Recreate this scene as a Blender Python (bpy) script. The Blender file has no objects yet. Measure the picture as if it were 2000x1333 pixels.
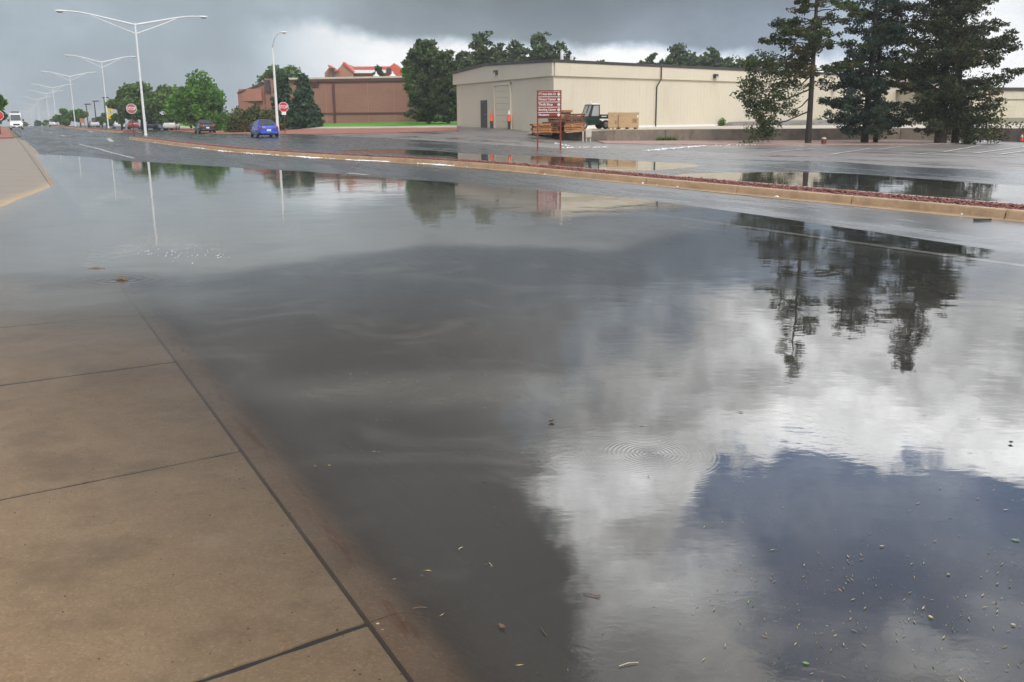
import bpy, bmesh, math, random
import numpy as np
from mathutils import Matrix, Vector

random.seed(7)
RNG = np.random.default_rng(11)
SC = bpy.context.scene
COL = SC.collection
R = math.radians

# ------------------------------------------------------------------ camera
F_PX, PITCH, ROLL, EYE = 1810.0, 13.6, -0.38, 1.6
cam_d = bpy.data.cameras.new('camera')
cam_d.sensor_width = 36.0
cam_d.lens = 36.0 * F_PX / 2000.0
cam_d.clip_start, cam_d.clip_end = 0.05, 6000.0
cam = bpy.data.objects.new('camera', cam_d)
COL.objects.link(cam)
CAM_ROT = Matrix.Rotation(R(90 - PITCH), 4, 'X') @ Matrix.Rotation(R(ROLL), 4, 'Z')
cam.matrix_world = Matrix.Translation((0, 0, EYE)) @ CAM_ROT
SC.camera = cam

# ------------------------------------------------------------------ colour management
vs = SC.view_settings
vs.view_transform = 'Standard'
vs.look = 'None'
vs.exposure = 0.15
vs.gamma = 1.0
vs.use_curve_mapping = False
SC.cycles.use_denoising = True
SC.cycles.max_bounces = 8
SC.cycles.transparent_max_bounces = 16
SC.cycles.sample_clamp_indirect = 8.0

HAZE = 0.00065
SUN_EL, SUN_AZ = 44.0, 162.0        # azimuth clockwise from +Y


# ------------------------------------------------------------------ node helper
class NT:
    def __init__(s, tree):
        s.t = tree
        s.t.nodes.clear()

    def node(s, kind, ins=None, **props):
        n = s.t.nodes.new(kind)
        for k, v in props.items():
            setattr(n, k, v)
        for k, v in (ins or {}).items():
            s.put(n.inputs[k], v)
        return n

    def put(s, sock, v):
        if isinstance(v, bpy.types.NodeSocket):
            s.t.links.new(v, sock)
        elif isinstance(v, (tuple, list)) and len(v) == 3 and sock.type == 'RGBA':
            sock.default_value = (*v, 1.0)
        else:
            sock.default_value = v

    def m(s, op, a, b=0.0, c=0.0):
        n = s.node('ShaderNodeMath', operation=op)
        for i, v in enumerate((a, b, c)):
            s.put(n.inputs[i], v)
        return n.outputs[0]

    def add(s, a, b): return s.m('ADD', a, b)
    def sub(s, a, b): return s.m('SUBTRACT', a, b)
    def mul(s, a, b): return s.m('MULTIPLY', a, b)
    def mx(s, a, b): return s.m('MAXIMUM', a, b)
    def mn(s, a, b): return s.m('MINIMUM', a, b)
    def inv(s, a): return s.m('SUBTRACT', 1.0, a)

    def ss(s, x, a, b, lo=0.0, hi=1.0, kind='SMOOTHSTEP'):
        n = s.node('ShaderNodeMapRange', interpolation_type=kind)
        s.put(n.inputs['Value'], x)
        s.put(n.inputs['From Min'], a); s.put(n.inputs['From Max'], b)
        s.put(n.inputs['To Min'], lo); s.put(n.inputs['To Max'], hi)
        return n.outputs['Result']

    def fmix(s, f, a, b):
        n = s.node('ShaderNodeMix', data_type='FLOAT', clamp_factor=True)
        s.put(n.inputs[0], f); s.put(n.inputs[2], a); s.put(n.inputs[3], b)
        return n.outputs[0]

    def cmix(s, f, a, b, blend='MIX'):
        n = s.node('ShaderNodeMix', data_type='RGBA', clamp_factor=True, blend_type=blend)
        s.put(n.inputs[0], f); s.put(n.inputs[6], a); s.put(n.inputs[7], b)
        return n.outputs[2]

    def noise(s, vec, scale, detail=4.0, rough=0.55, dist=0.0, color=False):
        n = s.node('ShaderNodeTexNoise', {'Scale': scale, 'Detail': detail, 'Roughness': rough, 'Distortion': dist})
        if vec is not None:
            s.put(n.inputs['Vector'], vec)
        return n.outputs['Color' if color else 'Fac']

    def map(s, vec, scale=(1, 1, 1), loc=(0, 0, 0), rot=(0, 0, 0)):
        n = s.node('ShaderNodeMapping')
        s.put(n.inputs['Vector'], vec)
        n.inputs['Scale'].default_value = scale
        n.inputs['Location'].default_value = loc
        n.inputs['Rotation'].default_value = rot
        return n.outputs[0]

    def pos(s):
        return s.node('ShaderNodeNewGeometry').outputs['Position']


# ------------------------------------------------------------------ sky
world = bpy.data.worlds.new('World')
SC.world = world
world.use_nodes = True
N = NT(world.node_tree)
tc = N.node('ShaderNodeTexCoord')
D = N.node('ShaderNodeVectorMath', {0: tc.outputs['Generated']}, operation='NORMALIZE').outputs[0]
sx = N.node('ShaderNodeSeparateXYZ', {0: D})
DX, DY, DZ = sx.outputs
az = N.mul(N.m('ARCTAN2', DX, DY), 57.29578)
el = N.mul(N.m('ARCSINE', DZ), 57.29578)
el = N.m('ABSOLUTE', el)
sky = N.node('ShaderNodeTexSky', sky_type='NISHITA')
sky.sun_disc = False
sky.sun_elevation = R(SUN_EL)
sky.sun_rotation = R(SUN_AZ)
sky.air_density = 1.0
sky.dust_density = 0.6
sky.ozone_density = 2.0
nA = N.noise(N.map(D, (1, 1, 1), (3.1, 0.4, 1.7)), 3.2, 5, 0.55)
nB = N.noise(N.map(D, (1, 1, 1), (8.3, 2.4, 5.7)), 4.5, 6, 0.6)
nC = N.noise(N.map(D, (1, 1, 1.6), (1.3, 7.4, 2.7)), 7.0, 6, 0.58)
nF = N.noise(N.map(D, (1, 1, 1.2), (5.3, 9.4, 0.7)), 22.0, 5, 0.6)
damp = N.ss(el, 3, 14, 0.18, 1.0)
waz = N.add(az, N.mul(damp, N.add(N.mul(N.sub(nA, 0.5), 13.0), N.mul(N.sub(nF, 0.5), 4.0))))
wel = N.add(el, N.mul(damp, N.add(N.mul(N.sub(nB, 0.5), 9.0), N.mul(N.sub(nF, 0.5), 3.6))))


def blob(a0, e0, ra, re, s0=1.15, s1=0.8):
    a = N.m('DIVIDE', N.sub(waz, a0), ra)
    e = N.m('DIVIDE', N.sub(wel, e0), re)
    d = N.m('SQRT', N.add(N.mul(a, a), N.mul(e, e)))
    return N.ss(d, s1, s0, 1.0, 0.0)


absaz = N.m('ABSOLUTE', az)
away = N.mx(N.ss(absaz, 34, 75), N.ss(el, 36, 52))                 # what the photograph does not show
bright = N.add(0.95, N.mul(N.ss(wel, 9.0, 20.5, kind='LINEAR'), 3.9))
bright = N.mul(bright, N.ss(wel, 25.5, 32.5, 1.0, 0.42))
bright = N.mul(bright, N.ss(nC, 0.36, 0.6, 0.52, 1.08))
bright = N.mul(bright, N.ss(nF, 0.3, 0.7, 0.86, 1.1))
bright = N.mul(bright, N.fmix(N.ss(el, 17, 23), N.ss(waz, 2, 22, 0.5, 1.0), N.ss(waz, 4, 12, 0.72, 1.0)))
bright = N.mul(bright, N.fmix(away, 1.0, 0.58))
lr_low = N.ss(waz, -3.0, 20.0)
lr_high = N.ss(waz, 2.4, 5.0)
lr = N.fmix(N.ss(el, 18.5, 23), lr_low, lr_high)
lr = N.mx(lr, N.ss(absaz, 70, 130))
dark = N.ss(nB, 0.3, 0.7, 0.18, 0.30)
lum = N.fmix(lr, dark, bright)
grey_low = N.fmix(N.ss(az, 15, 27), N.fmix(N.ss(az, -18, 4), 0.44, 0.30), 0.85)
grey_low = N.mul(grey_low, N.ss(nC, 0.3, 0.7, 0.86, 1.14))
grey_low = N.fmix(N.ss(absaz, 40, 80), grey_low, 0.85)
grey_low = N.mul(grey_low, N.fmix(N.mul(N.ss(az, -14, -4), N.inv(N.ss(az, 14, 24))), 1.0, N.ss(el, 4.2, 6.6, 1.0, .8)))
lum = N.fmix(N.ss(wel, 6.5, 12.5), grey_low, lum)
# pale slot between the storm base and the horizon
top = N.add(N.sub(4.75, N.mul(0.075, N.add(az, 6.0))), N.add(N.mul(N.sub(nC, 0.5), 1.6), N.mul(N.sub(nF, 0.5), 1.5)))
slot = N.mul(N.ss(N.add(az, N.mul(N.sub(nA, .5), 8.0)), -16.5, -7.0), N.ss(N.sub(el, top), -0.6, 0.5, 1.0, 0.0))
slot = N.mul(slot, N.ss(absaz, 20, 34, 1.0, 0.5))
lum = N.fmix(N.mul(slot, N.ss(nC, .25, .6, .8, 1.0)), lum, 0.97)
tint = N.cmix(N.ss(az, -2, 14), (0.85, 1.0, 1.12), (0.82, 0.985, 1.2))
tint = N.cmix(N.ss(lum, 0.4, 0.98), tint, (0.99, 1.0, 1.005))
tint = N.cmix(N.mul(N.ss(el, 9, 14), N.inv(N.ss(lum, .35, .6))), tint, (1.0, 0.985, 0.99))
cloud = N.cmix(1.0, tint, N.node('ShaderNodeCombineColor', {0: lum, 1: lum, 2: lum}).outputs[0], 'MULTIPLY')
hole = blob(24.0, 25.9, 13.6, 7.6, 1.04, 0.92)
hole = N.mul(hole, N.inv(N.mul(blob(27.5, 31.0, 5.0, 3.0, 1.5, 0.4), 0.8)))
hole = N.mul(hole, N.inv(N.mul(blob(11.0, 29.0, 5.0, 4.0, 1.5, 0.3), 0.9)))
gaps = N.mul(N.ss(nA, 0.54, 0.64), away)
gaps = N.mul(gaps, N.ss(el, 8, 20))
hole = N.mul(hole, N.ss(nA, 0.42, 0.66, 1.0, 0.72))
hole = N.mn(1.0, N.add(hole, gaps))
blue = N.cmix(1.0, sky.outputs[0], (3.0, 2.9, 3.0), 'MULTIPLY')
WORLD_STRENGTH = 0.1
cloud10 = N.node('ShaderNodeVectorMath', {0: cloud, 1: (10.0, 10.0, 10.0)}, operation='MULTIPLY').outputs[0]
final = N.cmix(hole, cloud10, blue)
bg = N.node('ShaderNodeBackground', {'Color': final, 'Strength': WORLD_STRENGTH})
wo = N.node('ShaderNodeOutputWorld', {'Surface': bg.outputs[0]})

sun_d = bpy.data.lights.new('sun', 'SUN')
sun_d.energy = 1.9
sun_d.angle = R(14)
sun_d.color = (1.0, 0.95, 0.87)
sun = bpy.data.objects.new('sun', sun_d)
COL.objects.link(sun)
sdir = Vector((math.sin(R(SUN_AZ)) * math.cos(R(SUN_EL)), math.cos(R(SUN_AZ)) * math.cos(R(SUN_EL)), math.sin(R(SUN_EL))))
sun.rotation_euler = sdir.to_track_quat('Z', 'Y').to_euler()


# ------------------------------------------------------------------ where things are
def ray(px, py):
    return CAM_ROT.to_3x3() @ Vector(((px - 1000) / F_PX, (666.5 - py) / F_PX, -1.0))


def at(px, py, z=0.0):
    d = ray(px, py)
    return Vector((0, 0, EYE)) + d * ((z - EYE) / d.z)


def at_y(px, py, Y):
    d = ray(px, py)
    return Vector((0, 0, EYE)) + d * (Y / d.y)


TH = R(28.1)
SN, CS = math.sin(TH), math.cos(TH)
T_BACK, T_FACE = 0.885, 1.035          # back and face of the near kerb


def W(s, t):
    return (-SN * s + CS * t, CS * s + SN * t)


def ST(x, y):
    return (-SN * x + CS * y, CS * x + SN * y)


def sstep(x, a, b):
    q = np.clip((x - a) / (b - a), 0, 1)
    return q * q * (3 - 2 * q)


_wv = [(random.uniform(0.25, 0.9), random.uniform(0.6, 2.4), random.uniform(0, 6.28), random.uniform(.5, 1)) for _ in range(14)]


def wob(s, t):
    o = 0 * s
    for a, b, p, w in _wv:
        o = o + w * np.sin(a * s + b * t + p) / (1 + a + b)
    return o


KS = [-30, 0, 2, 5, 9, 15, 22, 25.8, 30, 40, 60, 100, 220]
KZ = [0.0, -0.026, -0.03, -0.044, -0.064, -0.072, -0.035, 0.0, 0.035, 0.1, 0.17, 0.2, 0.15]


def kerb_z(s):
    return np.interp(s, KS, KZ)


def gz(x, y):
    """ground height"""
    x = np.asarray(x, float); y = np.asarray(y, float)
    s, t = ST(x, y)
    k = kerb_z(s)
    slope = np.interp(s, [0, 20, 40, 80], [0.0225, 0.0215, 0.0145, 0.006])
    near = k - 0.15 + slope * (np.clip(t, 1.0, 13) - 1.0) + 0.0075 * wob(s, t)
    walk = k + np.interp(s, [3, 12, 24], [.022, .03, .05]) * np.clip(T_BACK - t, 0, 1.1) + 0.015 * np.clip(-0.24 - t, 0, 4)
    near = np.where(t < T_FACE - 0.01, walk, near)
    fz = np.interp(t, [14, 17, 19.5, 21, 24, 30, 45, 70], [-0.02, -0.045, -0.02, 0.01, 0.05, 0.05, 0.0, 0.0]) + (0.008 * wob(s * .8 + 9, t * .8) + .055 * np.exp(-((s - 22.2) / 1.9) ** 2) + .03 * np.exp(-((s - 37) / 4) ** 2)) * (t < 24)
    fz = fz + 0.09 * sstep(s, 34, 62) * (1 - sstep(t, 26, 36) * (x > 0))
    back = np.interp(t, [20, 25, 29, 36, 48, 80], [0.0, 0.02, 0.2, 0.7, 1.0, 1.3])
    fz = fz + back * (1 - sstep(x, 0.3, 4.2) * (y < 80)) * sstep(s, 38, 60)
    z = near + (fz - near) * sstep(t, 12.6, 14.2)
    z = z - np.minimum(0.00012 * np.clip(s - 270, 0, None) ** 2, 0.03 * np.clip(s - 270, 0, None))
    return z


def gzf(x, y):
    return float(gz(x, y))


def on_ground(px, py):
    z = 0.1
    for _ in range(14):
        p = at(px, py, z)
        if p.y < 0 or p.y > 900:
            p = at_y(px, py, 300)
        z = 0.5 * z + 0.5 * min(gzf(p.x, p.y), 1.35)
    p = at(px, py, z)
    return Vector((p.x, p.y, gzf(p.x, p.y)))


# ------------------------------------------------------------------ object helpers
def tag(o, label=None, cat=None, group=None, kind=None):
    if label: o['label'] = label
    if cat: o['category'] = cat
    if group: o['group'] = group
    if kind: o['kind'] = kind
    return o


def link(o, parent=None):
    COL.objects.link(o)
    if parent is not None:
        o.parent = parent
    return o


def empty(name, loc, rz=0.0, label=None, cat=None, group=None):
    o = bpy.data.objects.new(name, None)
    o.location = loc
    o.rotation_euler = (0, 0, rz)
    o.empty_display_size = 0.3
    link(o)
    return tag(o, label, cat, group)


def children(o):
    return [c for c in COL.objects if c.parent == o]


def copy_tree(o, parent=None):
    c = o.copy()
    COL.objects.link(c)
    if parent is not None:
        c.parent = parent
    for ch in children(o):
        copy_tree(ch, c)
    return c


class MB:
    """collects shapes and links them as one mesh object"""
    def __init__(s):
        s.v, s.f = [], []

    def raw(s, vs, fs, M=None):
        n = len(s.v)
        if M is not None:
            vs = [M @ Vector(v) for v in vs]
        s.v += [tuple(v) for v in vs]
        s.f += [tuple(i + n for i in f) for f in fs]
        return s

    def box(s, c, d, rz=0.0, M=None):
        x, y, z = d[0] / 2, d[1] / 2, d[2] / 2
        vs = [(-x, -y, -z), (x, -y, -z), (x, y, -z), (-x, y, -z), (-x, -y, z), (x, -y, z), (x, y, z), (-x, y, z)]
        T = Matrix.Translation(c) @ Matrix.Rotation(rz, 4, 'Z')
        if M is not None:
            T = M @ T
        return s.raw(vs, [(3, 2, 1, 0), (4, 5, 6, 7), (0, 1, 5, 4), (1, 2, 6, 5), (2, 3, 7, 6), (3, 0, 4, 7)], T)

    def bar(s, a, b, w, h):
        a, b = Vector(a), Vector(b)
        d = b - a
        M = Matrix.Translation((a + b) / 2) @ d.to_track_quat('X', 'Z').to_matrix().to_4x4()
        return s.box((0, 0, 0), (d.length, w, h), 0, M)

    def tube(s, pts, rad, n=8, cap=True):
        pts = [Vector(p) for p in pts]
        if not isinstance(rad, (list, tuple)):
            rad = [rad] * len(pts)
        rings = []
        for i, p in enumerate(pts):
            d = (pts[min(i + 1, len(pts) - 1)] - pts[max(i - 1, 0)]).normalized()
            up = Vector((0, 0, 1)) if abs(d.z) < 0.95 else Vector((1, 0, 0))
            a = d.cross(up).normalized(); b = a.cross(d).normalized()
            rings.append([p + (a * math.cos(6.28318 * k / n) + b * math.sin(6.28318 * k / n)) * rad[i] for k in range(n)])
        vs = [v for r in rings for v in r]
        fs = []
        for i in range(len(pts) - 1):
            for k in range(n):
                fs.append((i * n + k, i * n + (k + 1) % n, (i + 1) * n + (k + 1) % n, (i + 1) * n + k))
        if cap:
            fs.append(tuple(range(n - 1, -1, -1)))
            fs.append(tuple((len(pts) - 1) * n + k for k in range(n)))
        return s.raw(vs, fs)

    def lathe(s, prof, n=16, M=None):
        vs, fs = [], []
        for r, z in prof:
            vs += [(r * math.cos(6.28318 * k / n), r * math.sin(6.28318 * k / n), z) for k in range(n)]
        for i in range(len(prof) - 1):
            for k in range(n):
                fs.append((i * n + k, i * n + (k + 1) % n, (i + 1) * n + (k + 1) % n, (i + 1) * n + k))
        fs.append(tuple(range(n - 1, -1, -1)))
        fs.append(tuple((len(prof) - 1) * n + k for k in range(n)))
        return s.raw(vs, fs, M)

    def prism(s, poly, z0, z1, M=None):
        n = len(poly)
        zf0 = z0 if callable(z0) else (lambda p: z0)
        zf1 = z1 if callable(z1) else (lambda p: z1)
        vs = [(p[0], p[1], zf0(p)) for p in poly] + [(p[0], p[1], zf1(p)) for p in poly]
        fs = [tuple(range(n - 1, -1, -1)), tuple(range(n, 2 * n))]
        fs += [(i, (i + 1) % n, n + (i + 1) % n, n + i) for i in range(n)]
        return s.raw(vs, fs, M)

    def loft(s, rings, close=True):
        n = len(rings[0])
        vs = [v for r in rings for v in r]
        fs = []
        for i in range(len(rings) - 1):
            for k in range(n):
                fs.append((i * n + k, i * n + (k + 1) % n, (i + 1) * n + (k + 1) % n, (i + 1) * n + k))
        if close:
            fs.append(tuple(range(n - 1, -1, -1)))
            fs.append(tuple((len(rings) - 1) * n + k for k in range(n)))
        return s.raw(vs, fs)

    def mesh(s, name, mat, smooth=False, fix=True):
        me = bpy.data.meshes.new(name)
        me.from_pydata(s.v, [], s.f)
        if fix:
            bm = bmesh.new(); bm.from_mesh(me)
            bmesh.ops.recalc_face_normals(bm, faces=bm.faces)
            bm.to_mesh(me); bm.free()
        me.materials.append(mat)
        if smooth:
            me.polygons.foreach_set('use_smooth', [True] * len(me.polygons))
            if smooth != 'all':
                me.set_sharp_from_angle(angle=R(35))
        return me

    def build(s, name, mat, parent=None, smooth=False, bevel=0.0, loc=None, rz=0.0):
        o = bpy.data.objects.new(name, s.mesh(name, mat, smooth))
        link(o, parent)
        if loc is not None:
            o.location = loc
        if rz:
            o.rotation_euler = (0, 0, rz)
        if bevel:
            b = o.modifiers.new('bevel', 'BEVEL'); b.width = bevel; b.segments = 2; b.limit_method = 'ANGLE'
        return o


def np_mesh(name, verts, quads, mat, parent=None, smooth=False, attrs=None):
    me = bpy.data.meshes.new(name)
    verts = np.asarray(verts, np.float32); quads = np.asarray(quads, np.int32)
    k = quads.shape[1]
    me.vertices.add(len(verts)); me.vertices.foreach_set('co', verts.ravel())
    me.loops.add(quads.size); me.loops.foreach_set('vertex_index', quads.ravel())
    me.polygons.add(len(quads))
    me.polygons.foreach_set('loop_start', np.arange(0, quads.size, k, dtype=np.int32))
    me.polygons.foreach_set('use_smooth', np.full(len(quads), smooth))
    for an, av in (attrs or {}).items():
        a = me.attributes.new(an, 'FLOAT', 'POINT'); a.data.foreach_set('value', np.asarray(av, np.float32).ravel())
    me.update(calc_edges=True)
    me.materials.append(mat)
    o = bpy.data.objects.new(name, me)
    return link(o, parent)


def grid_quads(a, b):
    i, j = np.meshgrid(np.arange(a - 1), np.arange(b - 1), indexing='ij')
    q = (i * b + j).ravel()
    return np.stack([q, q + 1, q + b + 1, q + b], 1)


def st_grid(name, S, T, mat, zoff=0.0, zfun=None, attrs=None, smooth=True):
    s, t = np.meshgrid(S, T, indexing='ij')
    x, y = W(s, t)
    z = gz(x, y) + zoff if zfun is None else zfun(s, t, x, y)
    v = np.stack([x.ravel(), y.ravel(), np.broadcast_to(z, x.shape).ravel()], 1)
    a = {k: f(s, t, x, y) for k, f in (attrs or {}).items()}
    return np_mesh(name, v, grid_quads(len(S), len(T)), mat, None, smooth, a)


def ribbon(name, A, B, n, m, mat, off, parent=None, skirt=0.0):
    """sheet draped on the ground between two polylines (world x, y), with turned down edges"""
    def samp(P, n):
        P = np.array([[p[0], p[1]] for p in P], float)
        d = np.r_[0, np.cumsum(np.hypot(*np.diff(P, axis=0).T))]
        q = np.linspace(0, d[-1], n)
        return np.stack([np.interp(q, d, P[:, 0]), np.interp(q, d, P[:, 1])], 1)
    a, b = samp(A, n), samp(B, n)
    w = np.linspace(0, 1, m)
    xy = a[:, None] * (1 - w)[None, :, None] + b[:, None] * w[None, :, None]
    z = gz(xy[..., 0], xy[..., 1]) + off
    if skirt:
        xy = np.concatenate([xy[:, :1], xy, xy[:, -1:]], 1)
        z = np.concatenate([z[:, :1] - skirt, z, z[:, -1:] - skirt], 1)
        m += 2
    v = np.concatenate([xy.reshape(-1, 2), z.reshape(-1, 1)], 1)
    return np_mesh(name, v, grid_quads(n, m), mat, parent)


# ------------------------------------------------------------------ materials
def new_mat(name):
    m = bpy.data.materials.new(name)
    m.use_nodes = True
    return m, NT(m.node_tree)


def out(nt, shader):
    nt.node('ShaderNodeOutputMaterial', {'Surface': shader})


def plain(name, col, rough=0.6, var=0.15, scale=3.0, bump=0.0, bscale=30.0, metal=0.0, spec=0.5, stain=None, coat=0.0, emit=None):
    m, n = new_mat(name)
    tcn = n.node('ShaderNodeTexCoord').outputs['Object']
    f = n.noise(tcn, scale, 5, 0.6)
    c = n.cmix(n.ss(f, 0.3, 0.7), tuple(x * (1 - var) for x in col), tuple(min(1, x * (1 + var)) for x in col))
    if stain:
        scol, amt, sc = stain
        g = n.noise(n.map(tcn, (1, 1, .35), (3, 1, 4)), sc, 5, 0.65)
        c = n.cmix(n.mul(n.ss(g, 0.5, 0.72), amt), c, scol)
    ins = {'Base Color': c, 'Roughness': n.ss(f, .3, .7, max(rough - .08, .02), min(rough + .08, 1)), 'Metallic': metal, 'Specular IOR Level': spec, 'Coat Weight': coat}
    if emit:
        ins['Emission Color'] = emit[0]; ins['Emission Strength'] = emit[1]
    if bump:
        b = n.node('ShaderNodeBump', {'Height': n.noise(tcn, bscale, 4, .6), 'Distance': bump, 'Strength': 1.0})
        ins['Normal'] = b.outputs[0]
    out(n, n.node('ShaderNodeBsdfPrincipled', ins).outputs[0])
    return m


def leaf_mat(name, c1, c2, c3=None, scale=0.9, trans=0.25):
    m, n = new_mat(name)
    tcn = n.node('ShaderNodeTexCoord').outputs['Object']
    g = n.node('ShaderNodeNewGeometry').outputs['Random Per Island']
    f = n.noise(tcn, scale, 3, 0.6)
    c = n.cmix(n.ss(n.add(n.mul(f, .7), n.mul(g, .3)), 0.33, 0.68), c1, c2)
    if c3:
        c = n.cmix(n.mul(n.ss(n.noise(n.map(tcn, (1, 1, 1), (7, 3, 2)), scale * .7, 3, .6), .55, .68), .8), c, c3)
    p = n.node('ShaderNodeBsdfPrincipled', {'Base Color': c, 'Roughness': 0.55, 'Specular IOR Level': 0.3}).outputs[0]
    tr = n.node('ShaderNodeBsdfTranslucent', {'Color': c}).outputs[0]
    out(n, n.node('ShaderNodeMixShader', {0: trans, 1: p, 2: tr}).outputs[0])
    return m


def asphalt(name, base, dry, wet_rough, dry_rough, wet_bias, pink=0.0):
    m, n = new_mat(name)
    P = n.pos()
    rot = n.map(P, (1, 1, 1), (0, 0, 0), (0, 0, -TH))          # x across the road, y along it
    st = n.map(rot, (1.0, 0.16, 1.0))
    big = n.noise(st, 0.55, 6, 0.62)
    med = n.noise(st, 2.2, 5, 0.6)
    fine = n.noise(P, 55.0, 3, 0.7)
    wet = n.ss(n.add(n.mul(big, .75), n.mul(med, .25)), wet_bias - 0.1, wet_bias + 0.12)
    c = n.cmix(wet, dry, base)
    c = n.cmix(n.mul(n.ss(fine, .5, .75), .35), c, tuple(min(1, x * 2.2) for x in base))
    crack = n.node('ShaderNodeTexVoronoi', {'Vector': n.map(P, (1, 1, 1)), 'Scale': 0.22}, feature='DISTANCE_TO_EDGE').outputs['Distance']
    wig = n.add(crack, n.mul(n.sub(n.noise(P, 2.0, 4, .6), .5), .10))
    ck = n.inv(n.ss(n.m('ABSOLUTE', wig), 0.004, 0.012))
    c = n.cmix(n.mul(ck, 0.6), c, (0.02, 0.02, 0.02))
    rough = n.fmix(wet, dry_rough, wet_rough)
    b = n.node('ShaderNodeBump', {'Height': n.add(n.mul(n.noise(P, 90, 3, .6), n.fmix(wet, 1.0, 0.12)), n.mul(ck, -1.0)), 'Distance': 0.002, 'Strength': 0.4})
    pr = n.node('ShaderNodeBsdfPrincipled', {'Base Color': c, 'Roughness': rough, 'Specular IOR Level': 0.5, 'Normal': b.outputs[0]})
    out(n, pr.outputs[0])
    return m


MAT = {}
MAT['road'] = asphalt('wet_asphalt', (0.052, 0.056, 0.06), (0.085, 0.088, 0.092), 0.22, 0.4, 0.45)
MAT['lot'] = asphalt('old_asphalt', (0.095, 0.088, 0.086), (0.205, 0.184, 0.176), 0.2, 0.6, 0.54)
MAT['paint'] = plain('road_paint', (0.52, 0.52, 0.5), 0.5, .2, 2.0, stain=((0.16, .16, .16), .75, 2.0))


def concrete(name, c1, c2, rough, rust=0.0, dry_col=(.285, .258, .228), dry_amt=.92):
    m, n = new_mat(name)
    P = n.pos()
    f = n.noise(P, 0.9, 5, 0.6)
    g = n.noise(P, 9.0, 5, 0.65)
    agg = n.node('ShaderNodeTexVoronoi', {'Vector': P, 'Scale': 130.0}).outputs['Color']
    ag = n.node('ShaderNodeSeparateColor', {0: agg}).outputs[0]
    fine = n.noise(P, 210.0, 2, 0.7)
    c = n.cmix(n.ss(n.add(n.mul(f, .6), n.mul(g, .4)), .36, .64), c1, c2)
    c = n.cmix(n.mul(n.ss(ag, .78, .97), .22), c, tuple(min(1, x * 1.75) for x in c2))
    c = n.cmix(n.mul(n.ss(ag, .0, .25, 1.0, 0.0), .25), c, tuple(x * .5 for x in c1))
    c = n.cmix(n.mul(n.ss(fine, .6, .75), .25), c, (.05, .045, .04))
    st1 = n.noise(n.map(P, (1, 1, 1), (2, 5, 0)), 1.7, 6, .68)
    c = n.cmix(n.mul(n.ss(st1, .48, .68), .5), c, tuple(x * .55 for x in c1))
    st2 = n.noise(n.map(P, (1, 1, 1), (9, 2, 0)), 3.6, 6, .7)
    c = n.cmix(n.mul(n.ss(st2, .58, .7), .3), c, tuple(min(1, x * 1.25) for x in c2))
    zz = n.node('ShaderNodeSeparateXYZ', {0: P}).outputs[2]
    dry = n.ss(n.add(zz, n.mul(n.sub(f, .5), .03)), -.004, 0.022)
    c = n.cmix(n.mul(dry, dry_amt), c, dry_col)
    if rust:
        rt = n.map(P, (1, 1, 1), (0, 0, 0), (0, 0, -TH))
        h = n.noise(n.map(rt, (14, 2.2, 1)), 1.0, 5, .68)
        rx = n.node('ShaderNodeSeparateXYZ', {0: rt}).outputs[0]
        band = n.mul(n.ss(rx, T_FACE - .10, T_FACE - .055), n.inv(n.ss(rx, T_FACE - .04, T_FACE + .0)))
        c = n.cmix(n.mul(n.mul(n.ss(h, .46, .66), band), rust), c, (0.26, 0.085, 0.03))
    b = n.node('ShaderNodeBump', {'Height': n.add(n.mul(ag, .5), fine), 'Distance': 0.0012, 'Strength': .7})
    out(n, n.node('ShaderNodeBsdfPrincipled', {'Base Color': c, 'Roughness': rough, 'Specular IOR Level': .35, 'Normal': b.outputs[0]}).outputs[0])
    return m


MAT['walk'] = concrete('brown_concrete', (0.47, 0.325, 0.19), (0.60, 0.435, 0.275), 0.5)
MAT['kerb'] = concrete('kerb_concrete', (0.36, 0.235, 0.145), (0.46, 0.315, 0.205), 0.55, 0.95)
MAT['median'] = concrete('median_concrete', (0.36, 0.24, 0.14), (0.47, 0.325, 0.2), 0.55, 0, (.4, .3, .2), 0)
MAT['joint'] = plain('joint_filler', (0.022, 0.02, 0.018), 0.7)
MAT['gravel'] = plain('red_gravel', (0.175, 0.062, 0.055), 0.5, .45, 9.0)
MAT['bed'] = plain('gravel_bed', (0.24, 0.085, 0.07), 0.8, .3, 8.0, .02, 20)
MAT['pinkbed'] = plain('pink_gravel', (0.36, 0.235, 0.2), 0.85, .2, 4.0, .02, 20)
MAT['redbed'] = plain('red_gravel_bed', (0.33, 0.14, 0.105), 0.85, .22, 4.0, .02, 20)
MAT['earth'] = plain('dry_earth', (0.16, 0.15, 0.085), 0.9, .3, .08)
MAT['lawn'] = plain('lawn_grass', (0.10, 0.28, 0.024), 0.8, .28, .35, .05, 8)
MAT['pale'] = plain('pale_concrete', (0.52, 0.47, 0.4), 0.7, .1, 1.0)
MAT['hail'] = plain('hail', (0.8, 0.82, 0.84), 0.35, .05)
MAT['white_metal'] = plain('white_painted_metal', (0.66, 0.67, 0.67), 0.4, .05)
MAT['grey_lens'] = plain('lamp_glass', (0.3, 0.3, 0.29), 0.2, .05)
MAT['beige'] = plain('beige_siding', (0.585, 0.527, 0.42), 0.5, .035, .3, stain=((.5, .44, .335), .5, .8))
MAT['beige_door'] = plain('beige_door', (0.58, 0.515, 0.40), 0.5, .03, .3)
MAT['dark_trim'] = plain('dark_trim', (0.035, 0.03, 0.03), 0.45, .2)
MAT['dark_door'] = plain('dark_door', (0.05, 0.05, 0.052), 0.5, .1)
MAT['dock'] = plain('dock_concrete', (0.20, 0.165, 0.13), 0.8, .22, 1.2, .02, 9, stain=((.09, .075, .06), .8, 1.6))
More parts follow.
